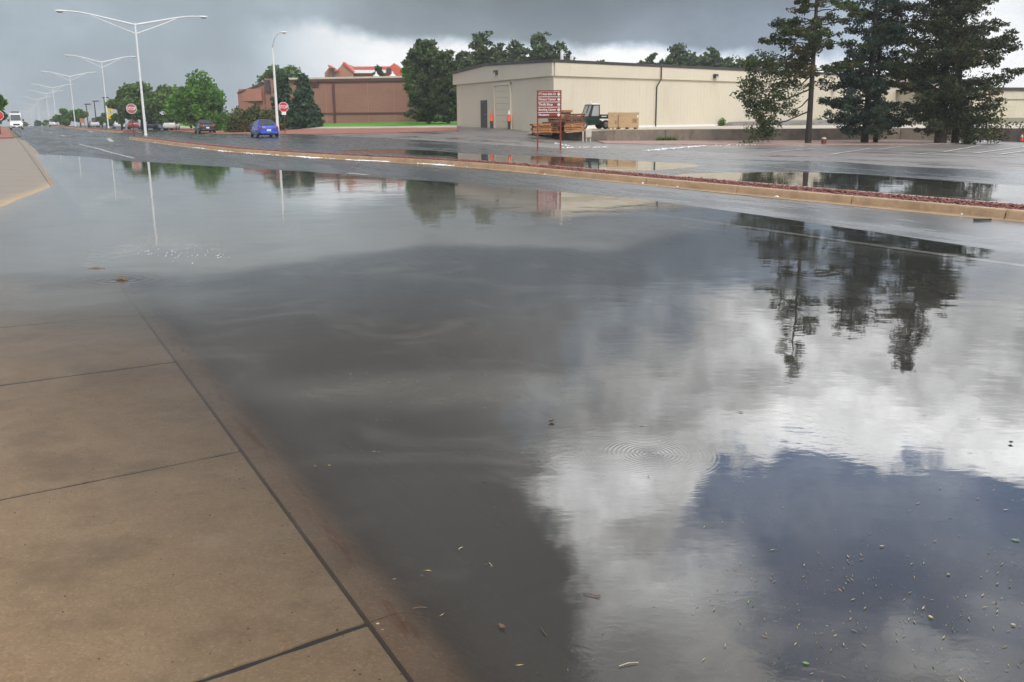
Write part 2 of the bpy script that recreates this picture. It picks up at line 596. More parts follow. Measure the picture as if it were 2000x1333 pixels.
MAT['dock_top'] = plain('dock_surface', (0.5, 0.44, 0.36), 0.8, .1)
MAT['brown_sign'] = plain('brown_sign_paint', (0.2, 0.03, 0.015), 0.45, .06)
MAT['sign_white'] = plain('sign_white', (0.74, 0.72, 0.72), 0.5, .03)
MAT['stop_red'] = plain('stop_red', (0.46, 0.02, 0.03), 0.45, .05)
MAT['hazed_red'] = plain('haze_paled_red', (0.34, 0.085, 0.085), 0.7, .1)  # stop sign red with a lens haze mixed into the colour
MAT['rust_post'] = plain('brown_post', (0.085, 0.035, 0.025), 0.6, .15)
MAT['pallet'] = plain('pallet_wood', (0.33, 0.15, 0.055), 0.75, .4, 2.5)
MAT['carton'] = plain('cardboard', (0.44, 0.30, 0.17), 0.8, .05)
MAT['carton_dark'] = plain('cardboard_edge', (0.27, 0.175, 0.09), 0.8, .08)
MAT['cone'] = plain('cone_orange', (0.75, 0.10, 0.015), 0.45, .06)
MAT['cone_white'] = plain('cone_band', (0.72, 0.72, 0.7), 0.4, .03)
MAT['black'] = plain('black_rubber', (0.012, 0.012, 0.013), 0.6, .1)
MAT['rim'] = plain('wheel_rim', (0.5, 0.5, 0.52), 0.3, .05, metal=.7)
MAT['green_paint'] = plain('dark_green_paint', (0.012, 0.03, 0.024), 0.3, .1)
MAT['bark'] = plain('bark', (0.034, 0.025, 0.019), 0.9, .35, 4.0, .03, 12)
MAT['brown_hyd'] = plain('dark_red_paint', (0.12, 0.02, 0.012), 0.5, .1)
MAT['yellow'] = plain('safety_yellow', (0.68, 0.5, 0.03), 0.5, .08)
MAT['redroof'] = plain('red_roof', (0.52, 0.10, 0.05), 0.5, .07, .6)
MAT['palebrick'] = plain('pale_brick', (0.36, 0.17, 0.115), 0.8, .1, .6)
MAT['grey_roof'] = plain('dark_shingle', (0.04, 0.045, 0.05), 0.7, .1)
MAT['plate'] = plain('licence_plate', (0.66, 0.68, 0.72), 0.4, .05)
MAT['tail'] = plain('tail_light', (0.32, 0.02, 0.02), 0.2, .05, coat=.6)
MAT['glass'] = plain('car_glass', (0.05, 0.06, 0.065), 0.06, .1, spec=.8)
MAT['head_on'] = plain('lit_headlight', (0.9, 0.8, 0.5), 0.3, .02, emit=((1.0, 0.72, 0.3), 5.0))
MAT['head_off'] = plain('headlight', (0.6, 0.6, 0.6), 0.15, .02)
MAT['pane_clear'] = plain('windscreen_glass', (0.35, 0.37, 0.36), 0.1, .05)
MAT['twig'] = plain('dead_leaf', (0.16, 0.10, 0.06), 0.8, .4, 30)
MAT['leaf_y'] = plain('yellow_leaf', (0.5, 0.42, 0.06), 0.6, .2, 30)
MAT['leaf_g'] = plain('green_leaf', (0.10, 0.26, 0.05), 0.5, .2, 30)
MAT['straw'] = plain('pale_straw', (0.42, 0.36, 0.22), 0.7, .2, 30)


def paint(name, col):
    return plain(name, col, 0.28, .04, 1.0, coat=.7)


m, n = new_mat('brown_brick')
tco = n.node('ShaderNodeTexCoord').outputs['Object']
sp = n.node('ShaderNodeSeparateXYZ', {0: tco})
uv = n.node('ShaderNodeCombineXYZ', {0: sp.outputs[0], 1: sp.outputs[2]}).outputs[0]
bt = n.node('ShaderNodeTexBrick', {'Vector': uv, 'Color1': (0.31, 0.15, 0.112), 'Color2': (0.26, 0.12, 0.09), 'Mortar': (0.32, 0.2, 0.16),
                                   'Scale': 1.0, 'Mortar Size': 0.012, 'Brick Width': 0.3, 'Row Height': 0.1})
c = n.cmix(n.ss(n.noise(n.map(uv, (.25, 1.4, 1)), .7, 5, .6), .3, .7), bt.outputs[0], (0.22, 0.1, 0.075))
c = n.cmix(0.4, bt.outputs[0], c)
out(n, n.node('ShaderNodeBsdfPrincipled', {'Base Color': c, 'Roughness': .85, 'Specular IOR Level': .25}).outputs[0])
MAT['brick'] = m

LEAF = {
    'pine': leaf_mat('pine_needles', (0.022, 0.042, 0.014), (0.085, 0.11, 0.026), (0.13, 0.09, 0.03), .8),
    'spruce': leaf_mat('spruce_needles', (0.012, 0.030, 0.021), (0.048, 0.083, 0.052), (0.065, 0.078, 0.026), .7, .15),
    'fir': leaf_mat('fir_needles', (0.013, 0.025, 0.010), (0.062, 0.077, 0.022), (0.125, 0.083, 0.026), .7, .15),
    'far_pine': leaf_mat('far_pine_needles', (0.028, 0.055, 0.02), (0.085, 0.132, 0.042), (0.11, 0.13, 0.04), .5, .15),
    'cone_tree': leaf_mat('blue_spruce_needles', (0.018, 0.05, 0.022), (0.055, 0.11, 0.05), None, .8, .15),
    'lush': leaf_mat('lush_leaves', (0.036, 0.11, 0.014), (0.15, 0.33, 0.032), None, .45, .4),
    'dull': leaf_mat('dull_leaves', (0.052, 0.10, 0.026), (0.135, 0.23, 0.048), (0.165, 0.26, 0.048), .45, .3),
    'hedge': leaf_mat('hedge_leaves', (0.045, 0.062, 0.018), (0.125, 0.145, 0.045), (0.14, 0.085, 0.04), .5, .2),
}

# ------------------------------------------------------------------ ground, road, lot
S_ROAD = np.r_[np.arange(-25, 46, .4), np.arange(46, 110, 1.0), np.arange(110, 431, 6.0)]
ground = st_grid('ground', np.r_[-600, -200, np.arange(-80, 130, 4), np.arange(130, 420, 10), 460, 520, 620, 800, 1100, 1500],
                 np.r_[-900, -500, -250, -120, -60, np.arange(-40, 90, 3), 110, 150, 220, 350, 600, 1000], MAT['earth'], -0.12)
tag(ground, 'flat grassy ground reaching the horizon', kind='structure')
road = st_grid('road', S_ROAD, np.r_[1.4, np.arange(1.8, 24.4, .4)], MAT['road'])
tag(road, 'wet dark asphalt road', kind='structure')
lot = st_grid('parking_lot', np.r_[np.arange(-30, 112, 1.2)], np.r_[24.2, np.arange(25, 66, 1.0)], MAT['lot'], -0.003)
tag(lot, 'pinkish grey asphalt parking lot', kind='structure')
side = st_grid('side_street', np.arange(86.5, 97.6, 1.0), np.r_[np.arange(-90, 1.0, 3), 1.6], MAT['road'], -0.03)
tag(side, 'wet side street joining from the left', kind='structure')


def stripe(p, q, w, parent=road, off=0.009, n=30):
    a, b = on_ground(*p), on_ground(*q)
    d = (b - a).normalized()
    nrm = Vector((-d.y, d.x, 0)) * (w / 2)
    return ribbon('painted_line', [a - nrm, b - nrm], [a + nrm, b + nrm], n, 2, MAT['paint'], off, parent)


def st_stripe(s0, s1, t, w, parent=road, off=0.009):
    return ribbon('painted_line', [W(s0, t - w / 2), W(s1, t - w / 2)], [W(s0, t + w / 2), W(s1, t + w / 2)], max(4, int((s1 - s0) / .4)), 2, MAT['paint'], off, parent)


st_stripe(-12, 15, 9.6, .13)
stripe((679, 339), (718, 342.5), .16)
stripe((154, 282), (262, 310), .12)
stripe((84, 272), (260, 268.5), .3)
stripe((211, 271), (219, 277), .3)
stripe((172, 256), (182, 259), .25)
for k in range(6):
    st_stripe(100 + k * 26, 108 + k * 26, 5.2, .2)
stripe((1105, 323), (1230, 333), .12)
for p, q in [((1622, 303), (1700, 291)), ((1716, 293.5), (1764, 287)), ((1787, 302.5), (1826, 299.5)), ((1820, 303), (1925, 307)),
             ((1843, 298), (1915, 285)), ((1750, 287.5), (1890, 284.5)), ((1500, 299), (1590, 291)), ((1925, 307), (2060, 310)),
             ((1900, 301), (2010, 286)), ((1950, 303), (2060, 288))]:
    stripe(p, q, .16, lot, .02, 24)
for k in range(9):
    stripe((1862 + k * 5, 300 - k * 1.9), (2060, 301 - k * 2.1), .17, lot, .016, 24)

# ------------------------------------------------------------------ sidewalk slabs and near kerb
walk = st_grid('sidewalk', np.r_[np.arange(-8, 20, .25), np.arange(20, 86.5, .5)], np.r_[np.arange(-3.2, T_BACK - .1, .2), T_BACK - .01], MAT['joint'], -0.009)
tag(walk, 'brown concrete sidewalk, partly under flood water', kind='structure')
SKEW = 0.16                                   # the joints lie slightly off square to the kerb
joints = [-4.1, -2.2, -.3, 1.30]
J0 = [2.68, 4.58, 6.66, 8.6]
joints = joints[:3] + [0.85] + J0
while joints[-1] < 85.5:
    joints.append(joints[-1] + 1.93)
for i in range(len(joints) - 1):
    s0, s1 = joints[i] + (.015 if joints[i] < 5 else .028), min(joints[i + 1], 86) - (.015 if joints[i + 1] < 5 else .028)
    for (ta, tb) in ((-3.2, T_BACK - .012),):
        n_s, n_t = (8, 40) if i < 9 else (6, 8)
        vs, fs = [], []
        for a in range(n_s):
            for b in range(n_t):
                t_ = ta + (tb - ta) * b / (n_t - 1)
                s_ = s0 + (s1 - s0) * a / (n_s - 1) + SKEW * (t_ - T_BACK)
                if a in (0, n_s - 1) and i < 9:
                    s_ += random.uniform(-.004, .004) * (1 if random.random() < .93 else 2.5)
                x, y = W(s_, t_)
                edge = a in (0, n_s - 1) or b in (0, n_t - 1)
                vs.append((x, y, gzf(x, y) - (0.0 if not edge else 0.0)))
        q = grid_quads(n_s, n_t).tolist()
        mb = MB().raw(vs, q)
        ring = [k for k in range(n_t)] + [a * n_t + n_t - 1 for a in range(1, n_s)] + [(n_s - 1) * n_t + k for k in range(n_t - 2, -1, -1)] + [a * n_t for a in range(n_s - 2, 0, -1)]
        low = [(vs[k][0], vs[k][1], vs[k][2] - .09) for k in ring]
        base = len(mb.v)
        mb.v += low
        L = len(ring)
        mb.f += [(ring[k], ring[(k + 1) % L], base + (k + 1) % L, base + k) for k in range(L)]
        o = mb.build('slab', MAT['walk'], walk, bevel=0.006 if i < 14 else 0)

near_kerb = st_grid('kerb', np.arange(-8, 86.5, 1.0), [T_BACK, T_BACK + .1], MAT['joint'], -0.05)
tag(near_kerb, 'concrete kerb along the sidewalk, mostly under water', kind='structure')
PROFILE = [(T_BACK + .006, -.2), (T_BACK + .006, -.006), (T_BACK + .014, -.001), (T_FACE - .05, -.004), (T_FACE, -.02), (T_FACE + .06, -.052),
           (T_FACE + .13, -.098), (T_FACE + .19, -.132), (T_FACE + .24, -.142), (T_FACE + .43, -.138), (T_FACE + .43, -.3)]
for i in range(len(joints) - 1):
    s0, s1 = joints[i] + .004, min(joints[i + 1], 86) - .004
    rings = []
    for a in range(4):
        s_ = s0 + (s1 - s0) * a / 3
        k = float(kerb_z(s_))
        rings.append([(*W(s_ + SKEW * (t - T_BACK), t), k + dz) for t, dz in PROFILE])
    MB().loft(rings).build('kerb_segment', MAT['kerb'], near_kerb, smooth=True)

# ------------------------------------------------------------------ flood water
SILT = [(-30, 9.0), (-6.5, 8.9), (-4.9, 9.1), (-3.2, 9.6), (-2.0, 10.6), (-1.0, 11.3), (0.2, 11.6), (1.2, 11.0), (4, 14.0), (30, 30)]


def water_depth(s, t, x, y):
    g = gz(x, y)
    k = kerb_z(s)
    prof = np.interp(t, [T_BACK, T_FACE - .05, T_FACE, T_FACE + .06, T_FACE + .13, T_FACE + .19, T_FACE + .24, T_FACE + .43], [0, -.004, -.02, -.052, -.098, -.132, -.142, -.138])
    g = np.where((t > T_BACK) & (t < T_FACE + .4), k + prof, g)
    return np.clip(-g, 0, 1)


def water_silt(s, t, x, y):
    yc = np.interp(x, [a for a, b in SILT], [b for a, b in SILT])
    d = y - yc + .25 * np.sin(1.7 * x + .6) + .12 * np.sin(4.1 * x + 2)
    a = sstep(d, -.12, .9) * (1 - .55 * sstep(x, 0.5, 4)) * (1 - .55 * sstep(y, 17, 30))
    p = at(850, 760)
    r = np.hypot((x - p.x) / 1.3, (y - p.y) / .45)
    b = .35 * (1 - sstep(r, .3, 1.3))
    q = at(60, 590)
    r = np.hypot((x - q.x) / 2.2, (y - q.y) / .9)
    b = b + .8 * sstep(s, 12.5, 18) * (1 - sstep(t, .9, 1.6))
    return np.clip(a + b + .5 * (1 - sstep(r, .2, 1.2)), 0, 1)


T_W = np.r_[np.arange(-3.2, .5, .25), np.arange(.5, .84, .08), T_BACK, T_BACK + .05, T_FACE - .05, T_FACE, T_FACE + .06, T_FACE + .13, T_FACE + .19, T_FACE + .24, T_FACE + .34, np.arange(1.5, 27, .25)]
water = st_grid('flood_water', np.r_[np.arange(-20, 0, .6), np.arange(0, 20, .25), np.arange(20, 62, .5)], T_W, MAT['joint'], 0, lambda s, t, x, y: 0 * s,
                {'depth': water_depth, 'silt': water_silt})
tag(water, 'still brown flood water covering the road', kind='structure')
m, n = new_mat('flood_water')
P = n.pos()
dep = n.node('ShaderNodeAttribute', attribute_name='depth').outputs['Fac']
silt = n.node('ShaderNodeAttribute', attribute_name='silt').outputs['Fac']
swirl = n.noise(n.map(P, (1, 1, 1), (0, 0, 0), (0, 0, .5)), .8, 5, .6, 1.2)
sl = n.m('MULTIPLY', silt, n.ss(swirl, .25, .6, .65, 1.1))
sl = n.mn(1.0, n.add(sl, n.mul(n.ss(swirl, .47, .7), .34)))
murk = n.cmix(sl, (0.053, 0.0495, 0.046), (0.185, 0.176, 0.157))
opac = n.inv(n.m('POWER', 2.71828, n.mul(dep, n.fmix(silt, -14.0, -28.0))))


def ring_wave(px, py, wl, reach):
    c = at(px, py)
    d = n.node('ShaderNodeVectorMath', {0: P, 1: tuple(c)}, operation='DISTANCE').outputs['Value']
    ph = n.m('SINE', n.mul(d, 6.2832 / wl))
    return n.mul(ph, n.m('POWER', 2.71828, n.mul(d, -1.0 / reach)))


h = n.mul(n.noise(n.map(P, (1, 1, 1), (0, 0, 0), (0, 0, -.2)), 1.6, 2, .5), 2.2)
h = n.add(h, n.mul(n.noise(n.map(P, (.7, 1.5, 1)), 6.0, 3, .5), .55))
patch = n.ss(n.noise(n.map(P, (1, 1, 1), (4, 8, 0)), .75, 3, .5), .48, .68)
h = n.add(h, n.mul(patch, n.mul(n.noise(n.map(P, (.8, 1.3, 1), (0, 0, 0), (0, 0, .6)), 16.0, 3, .55, .8), .8)))
h = n.add(h, n.mul(ring_wave(1270, 886, .022, .095), .52))
h = n.add(h, n.mul(ring_wave(240, 547, .12, .22), 1.6))
h = n.add(h, n.mul(ring_wave(1960, 640, .34, 1.6), .30))
bp = n.node('ShaderNodeBump', {'Height': h, 'Distance': 0.0008, 'Strength': 1.0})
fr = n.node('ShaderNodeFresnel', {'IOR': 1.33, 'Normal': bp.outputs[0]}).outputs[0]
gl = n.node('ShaderNodeBsdfGlossy', {'Color': (1, 1, 1), 'Roughness': 0.0, 'Normal': bp.outputs[0]}).outputs[0]
body = n.node('ShaderNodeMixShader', {0: opac, 1: n.node('ShaderNodeBsdfTransparent', {'Color': (.985, .985, .98)}).outputs[0],
                                      2: n.node('ShaderNodeBsdfDiffuse', {'Color': murk}).outputs[0]}).outputs[0]
out(n, n.node('ShaderNodeMixShader', {0: fr, 1: body, 2: gl}).outputs[0])
water.data.materials[0] = m

# ------------------------------------------------------------------ median with kerb and red gravel
MED = [(252, 273), (350, 287), (455, 299.5), (600, 309.5), (800, 322), (978, 334), (1125, 348), (1300, 363), (1440, 376), (1680, 399), (2000, 431)]
med = [Vector((p.x, p.y, 0)) for p in (at(x, y, .04) for x, y in MED)]
med.append(med[-1] + Vector((SN, -CS, 0)) * 10)
med.append(med[-1] + Vector((SN, -CS, 0)) * 15)


def smooth_line(P, step):
    P = np.array([[p.x, p.y] for p in P])
    d = np.r_[0, np.cumsum(np.hypot(*np.diff(P, axis=0).T))]
    q = np.linspace(0, d[-1], int(d[-1] / step))
    x, y = np.interp(q, d, P[:, 0]), np.interp(q, d, P[:, 1])
    for _ in range(60):
        x[1:-1] = (x[:-2] + 2 * x[1:-1] + x[2:]) / 4
        y[1:-1] = (y[:-2] + 2 * y[1:-1] + y[2:]) / 4
    return np.stack([x, y], 1)


def build_median(line, width, seg, name, label, rocks, rock_size):
    tx = np.gradient(line[:, 0]); ty = np.gradient(line[:, 1])
    ln = np.hypot(tx, ty); nx, ny = -ty / ln, tx / ln           # pointing away from the sidewalk
    if nx[len(nx) // 2] * CS + ny[len(ny) // 2] * SN < 0:
        nx, ny = -nx, -ny
    zc = gz(line[:, 0], line[:, 1])
    zc = np.convolve(np.pad(zc, 20, 'edge'), np.ones(41) / 41, 'valid') + 0.0
    L = len(line)
    base = MB()
    rings = []
    for i in range(0, L, 6):
        rings.append([(line[i, 0] + nx[i] * w, line[i, 1] + ny[i] * w, zc[i] + h) for w, h in ((.03, -.3), (.03, .1), (width + .27, .1), (width + .27, -.3))])
    root = base.loft(rings).build(name, MAT['bed'])
    tag(root, label, kind='structure')
    prof = [(-.30, -.2), (-.30, .018), (-.04, .008), (.0, .02), (.022, .125), (.04, .145), (.065, .152), (.155, .152), (.165, .145), (.165, .0), (.165, -.2)]
    for a, b in ((0, 1),):
        for i in range(0, L - 1, seg):
            j = min(i + seg, L - 1)
            rings = []
            for k in range(i, j + 1, 2 if seg > 4 else 1):
                e = .004 if k == i else 0
                rings.append([(line[k, 0] + nx[k] * w + tx[k] / ln[k] * e, line[k, 1] + ny[k] * w + ty[k] / ln[k] * e, zc[k] + h) for w, h in prof])
            if len(rings) > 1:
                rings[-1] = [(x - tx[j] / ln[j] * .022, y - ty[j] / ln[j] * .022, z) for x, y, z in rings[-1]]
                MB().loft(rings).build('kerb_segment', MAT['median'], root, smooth=True)
            fp = [(width + .30 - w, h) for w, h in prof]
            rings = [[(line[k, 0] + nx[k] * w, line[k, 1] + ny[k] * w, zc[k] + h) for w, h in fp] for k in range(i, j + 1, 2 if seg > 4 else 1)]
            if len(rings) > 1:
                rings[-1] = [(x - tx[j] / ln[j] * .022, y - ty[j] / ln[j] * .022, z) for x, y, z in rings[-1]]
                MB().loft(rings).build('kerb_segment', MAT['median'], root, smooth=True)
    # stones
    idx = RNG.random(rocks) ** 1.0 * (L - 1)
    f = idx - idx.astype(int); i0 = idx.astype(int)
    wv = .19 + RNG.random(rocks) * (width - .06)
    px = line[i0, 0] * (1 - f) + line[np.minimum(i0 + 1, L - 1), 0] * f + nx[i0] * wv
    py = line[i0, 1] * (1 - f) + line[np.minimum(i0 + 1, L - 1), 1] * f + ny[i0] * wv
    pz = zc[i0] + .105 + .045 * np.sin(np.pi * (wv - .19) / width) + RNG.random(rocks) * .025
    stones('gravel', np.stack([px, py, pz], 1), rock_size, MAT['gravel'], root)
    return root


OCT = np.array([(1, 0, 0), (-1, 0, 0), (0, 1, 0), (0, -1, 0), (0, 0, 1), (0, 0, -1)], float)
OCF = np.array([(0, 2, 4), (2, 1, 4), (1, 3, 4), (3, 0, 4), (2, 0, 5), (1, 2, 5), (3, 1, 5), (0, 3, 5)])


def stones(name, pos, size, mat, parent=None, flat=0.75):
    n_ = len(pos)
    sc = size * (0.55 + .9 * RNG.random((n_, 1, 1))) * (0.7 + .6 * RNG.random((n_, 6, 1)))
    a = RNG.random(n_) * 6.28
    rot = np.zeros((n_, 3, 3)); rot[:, 0, 0] = np.cos(a); rot[:, 0, 1] = -np.sin(a); rot[:, 1, 0] = np.sin(a); rot[:, 1, 1] = np.cos(a); rot[:, 2, 2] = flat
    v = np.einsum('nij,nkj->nki', rot, OCT[None] * sc) + pos[:, None, :]
    f = (OCF[None] + 6 * np.arange(n_)[:, None, None]).reshape(-1, 3)
    o = np_mesh(name, v.reshape(-1, 3), f, mat, parent)
    o['kind'] = 'stuff'
    return o


line1 = smooth_line(med, .25)
median1 = build_median(line1, .85, 12, 'median', 'median strip with tan concrete kerb and red stones', 16000, .027)
md2 = [at(238, 259.5, .12), at(170, 253.5, .14), at(112, 249.5, .14)]
md2 = [Vector((p.x, p.y, 0)) for p in md2]
q0 = md2[-1]
md2 = md2[:2] + [md2[1] + Vector((-SN, CS, 0)) * 60, md2[1] + Vector((-SN, CS, 0)) * 170]
line2 = smooth_line(md2, 1.0)
median2 = build_median(line2, 1.6, 12, 'median', 'farther median strip carrying the row of lamps', 1500, .1)

# hail washed up along the median kerb
hp = []
for k in range(9000):
    i = random.randrange(len(line1) - 2)
    x, y = line1[i]
    sq = ST(x, y)[0]
    dens = 0.95 if 27 < sq < 40 else (0.3 if 40 <= sq < 52 else .012)
    dens *= max(0, .35 + .65 * math.sin(i * .33) + .4 * math.sin(i * 1.3 + 1))
    if random.random() > dens:
        continue
    a, b = line1[i + 1] - line1[i]
    l = math.hypot(a, b)
    nxx, nyy = b / l, -a / l
    if nxx * CS + nyy * SN < 0: nxx, nyy = -nxx, -nyy
    w = -.1 - abs(random.gauss(0, .13)) * (1 + .5 * math.sin(i * .5))
    e = random.uniform(-.14, .14)
    hx, hy = x + nxx * w + e * a / l, y + nyy * w + e * b / l
    hp.append((hx, hy, gzf(hx, hy) + .03))
hail = stones('hail', np.array(hp), .03, MAT['hail'], None, .6)
tag(hail, 'white hail washed against the foot of the median kerb', 'hail', kind='stuff')
hp = []
for (p, q, c) in [((1264, 296), (1330, 290), 160), ((1330, 290), (1375, 286.5), 120), ((1085, 281), (1110, 286), 40), ((1100, 290), (1190, 289), 90), ((1888, 277), (1950, 277), 120), ((1380, 286), (1480, 284), 40)]:
    a, b = on_ground(*p), on_ground(*q)
    for _ in range(c):
        w = a.lerp(b, random.random()) + Vector((random.gauss(0, .1), random.gauss(0, .25), 0))
        hp.append((w.x, w.y, gzf(w.x, w.y) + .03))
hail2 = stones('hail', np.array(hp)[::2], .05, MAT['hail'], None, .5)
tag(hail2, 'white hail drifts lying on the parking lot', 'hail', kind='stuff')

# ------------------------------------------------------------------ verge, path, lawn on the far side
def px_line(pts):
    return [on_ground(*p) for p in pts]


def st_line(pts):
    return [Vector((*W(s, t), 0)) for s, t in pts]


verge_lo = px_line([(330, 256), (415, 262), (560, 262.5), (700, 261.5), (800, 259), (893, 256)])
verge_hi = px_line([(330, 250), (415, 252), (560, 253), (700, 252.5), (800, 251.5), (893, 250.5)])
path_hi = px_line([(330, 248), (415, 249.5), (560, 250), (700, 249.5), (800, 248.5), (893, 247)])
verge = ribbon('gravel_verge', verge_lo, verge_hi, 60, 6, MAT['redbed'], .05, skirt=.3)
tag(verge, 'red gravel verge beside the far road', kind='structure')
path = ribbon('footpath', verge_hi, path_hi, 60, 4, MAT['pale'], .09, skirt=.3)
tag(path, 'pale concrete footpath beside the lawn', kind='structure')
lawn_hi = [Vector((p.x * 1.55, p.y * 1.55, 0)) for p in path_hi]
lawn = ribbon('lawn', path_hi, lawn_hi, 60, 20, MAT['lawn'], .08, skirt=.3)
tag(lawn, 'bright green lawn in front of the brick building', kind='structure')
strip_lo = px_line([(1180, 281), (1300, 283), (1470, 284), (1600, 283.5), (1760, 283), (1880, 281)])
strip_hi = [p + Vector((.2, 16, 0)) for p in strip_lo]
strip = ribbon('gravel_bed', strip_lo, strip_hi, 50, 12, MAT['pinkbed'], .04, skirt=.3)
tag(strip, 'pink gravel bed below the dock wall', kind='structure')
corner_lo = [on_ground(*p) for p in [(-60, 274), (0, 272), (27, 271)]]
corner_hi = [on_ground(*p) for p in [(-60, 251), (0, 250.5), (14, 250.5)]]
corner = ribbon('gravel_corner', corner_lo, corner_hi, 16, 16, MAT['redbed'], .12, skirt=.4)
tag(corner, 'red gravel corner beyond the side street', kind='structure')


# ------------------------------------------------------------------ street lamps
def px_h(px, py, Y):
    return at_y(px, py, Y).z


def make_lamp():
    root = empty('double_arm_street_lamp', (0, 0, 0), 0, 'x', 'street lamp', 'double arm street lamps on the median')
    MB().tube([(0, 0, 0), (0, 0, 5), (0, 0, 10.25)], [.15, .12, .085], 10).build('pole', MAT['white_metal'], root, True)
    MB().lathe([(.2, 0), (.2, .06), (.17, .12), (.16, .3)], 12).build('base_collar', MAT['white_metal'], root, True)
    for sgn in (-1, 1):
        pts = [(sgn * .05, 0, 10.12), (sgn * 2.3, 0, 10.52), (sgn * 4.2, 0, 10.86), (sgn * 5.3, 0, 11.02), (sgn * 6.1, 0, 11.07), (sgn * 6.7, 0, 11.06)]
        MB().tube(pts, [.085, .075, .066, .06, .055, .05], 8).build('arm', MAT['white_metal'], root, True)
        pts = [(sgn * .06, 0, 9.35), (sgn * 2.0, 0, 9.98), (sgn * 4.3, 0, 10.80)]
        MB().tube(pts, [.05, .045, .04], 8).build('brace', MAT['white_metal'], root, True)
        prof = [(0.02, .07, .05), (.15, .13, .085), (.5, .17, .11), (.85, .16, .1), (1.1, .06, .04)]
        rings = []
        for d, w, hgt in prof:
            x = sgn * (6.45 + d)
            rings.append([(x, w * math.cos(a), 11.06 + hgt * max(math.sin(a), -.45)) for a in np.linspace(0, 6.2832, 13)[:-1]])
        hd = MB().loft(rings).build('lamp_head', MAT['white_metal'], root, True)
        rings = []
        for d, w, hgt in [(.32, .1, .03), (.55, .15, .13), (.85, .12, .12), (1.0, .06, .05)]:
            x = sgn * (6.45 + d)
            rings.append([(x, w * math.cos(a), 11.02 + hgt * min(math.sin(a), .2)) for a in np.linspace(0, 6.2832, 13)[:-1]])
        MB().loft(rings).build('lens', MAT['grey_lens'], hd, True)
    return root


LAMPS = [(285, 267, 90, 'nearest and tallest double arm lamp, beside the nose of the median with red stones'),
         (212, 250.5, 152, 'second double arm lamp along the road, in front of the yellow sign and hazy trees'),
         (147.5, 248.5, 198, 'third double arm lamp, standing before the pair of round green trees'),
         (111.5, 247.5, 258, 'fourth double arm lamp, its pole just left of the pair of round green trees'),
         (97.5, 247, 305, 'fifth double arm lamp, faint and beside a pale parked car'),
         (78.5, 247, 370, 'sixth double arm lamp, far down the median'),
         (67, 247, 470, 'seventh double arm lamp, very small far down the road'),
         (63, 247.5, 545, 'eighth double arm lamp, tiny in the distance'),
         (58, 248, 650, 'most distant double arm lamp near the white van')]
proto = make_lamp()
for i, (px, py, Y, lab) in enumerate(LAMPS):
    o = proto if i == 0 else copy_tree(proto)
    p = at_y(px, py, Y)
    o.location = (p.x, p.y, p.z - .05)
    o.rotation_euler = (0, 0, TH)
    o.scale = (.87, 1, 1) if i == 0 else (.68, 1, 1)
    o['label'] = lab

p = on_ground(543, 258.5)
sl_ = empty('single_arm_street_lamp', (p.x, p.y, p.z - .05), 0, 'single arm white street lamp behind the blue car', 'street lamp')
MB().tube([(0, 0, 0), (0, 0, 4), (0, 0, 7.9)], [.16, .13, .1], 10).build('pole', MAT['white_metal'], sl_, True)
MB().tube([(0, 0, 7.7), (-.05, 0, 8.6), (.35, -.3, 9.5), (.8, -.5, 9.98), (1.1, -.6, 10.02)], [.07, .06, .055, .05, .05], 8).build('arm', MAT['white_metal'], sl_, True)
hd = MB().loft([[(1.0 + d, -.6 + w * math.cos(a), 10.04 + hh * math.sin(a)) for a in np.linspace(0, 6.2832, 11)[:-1]] for d, w, hh in [(0, .06, .05), (.25, .15, .1), (.55, .14, .09), (.75, .05, .04)]]).build('lamp_head', MAT['white_metal'], sl_, True)
MB().lathe([(.05, -.12), (.12, -.07), (.13, 0)], 10, Matrix.Translation((1.4, -.6, 9.98))).build('lens', MAT['grey_lens'], hd, True)

for (px, yt, yb, lab) in [(172.5, 204, 246, 'thin dark parking light pole, left of the round trees, leftmost of three'),
                          (189, 198, 246, 'thin dark parking light pole, tallest of the three, right of the round trees'),
                          (208.5, 191, 246, 'thin dark parking light pole just behind the second double arm lamp')]:
    Y = 190
    p = at_y(px, yb, Y); zt = at_y(px, yt, Y).z
    r_ = empty('parking_light', (p.x, p.y, 0), 0, lab, 'light pole', 'dark parking light poles')
    MB().tube([(0, 0, -.2), (0, 0, zt)], [.13, .1], 8).build('pole', MAT['dark_trim'], r_)
    MB().box((.35, 0, zt), (1.1, .5, .2)).build('lamp_head', MAT['dark_trim'], r_)


# ------------------------------------------------------------------ signs
def text(body, size, mat, parent, loc, align='LEFT', extrude=.004):
    cu = bpy.data.curves.new('lettering', 'FONT')
    cu.body = body; cu.size = size; cu.extrude = extrude
    cu.align_x = align; cu.align_y = 'CENTER'
    cu.offset = size * .012
    tmp = bpy.data.objects.new('lettering', cu)
    COL.objects.link(tmp)
    bpy.context.view_layer.update()
    me = bpy.data.meshes.new_from_object(tmp.evaluated_get(bpy.context.evaluated_depsgraph_get()))
    bpy.data.objects.remove(tmp)
    me.materials.clear(); me.materials.append(mat)
    o = bpy.data.objects.new('lettering', me)
    o.rotation_euler = (math.pi / 2, 0, 0)
    o.location = loc
    return link(o, parent)


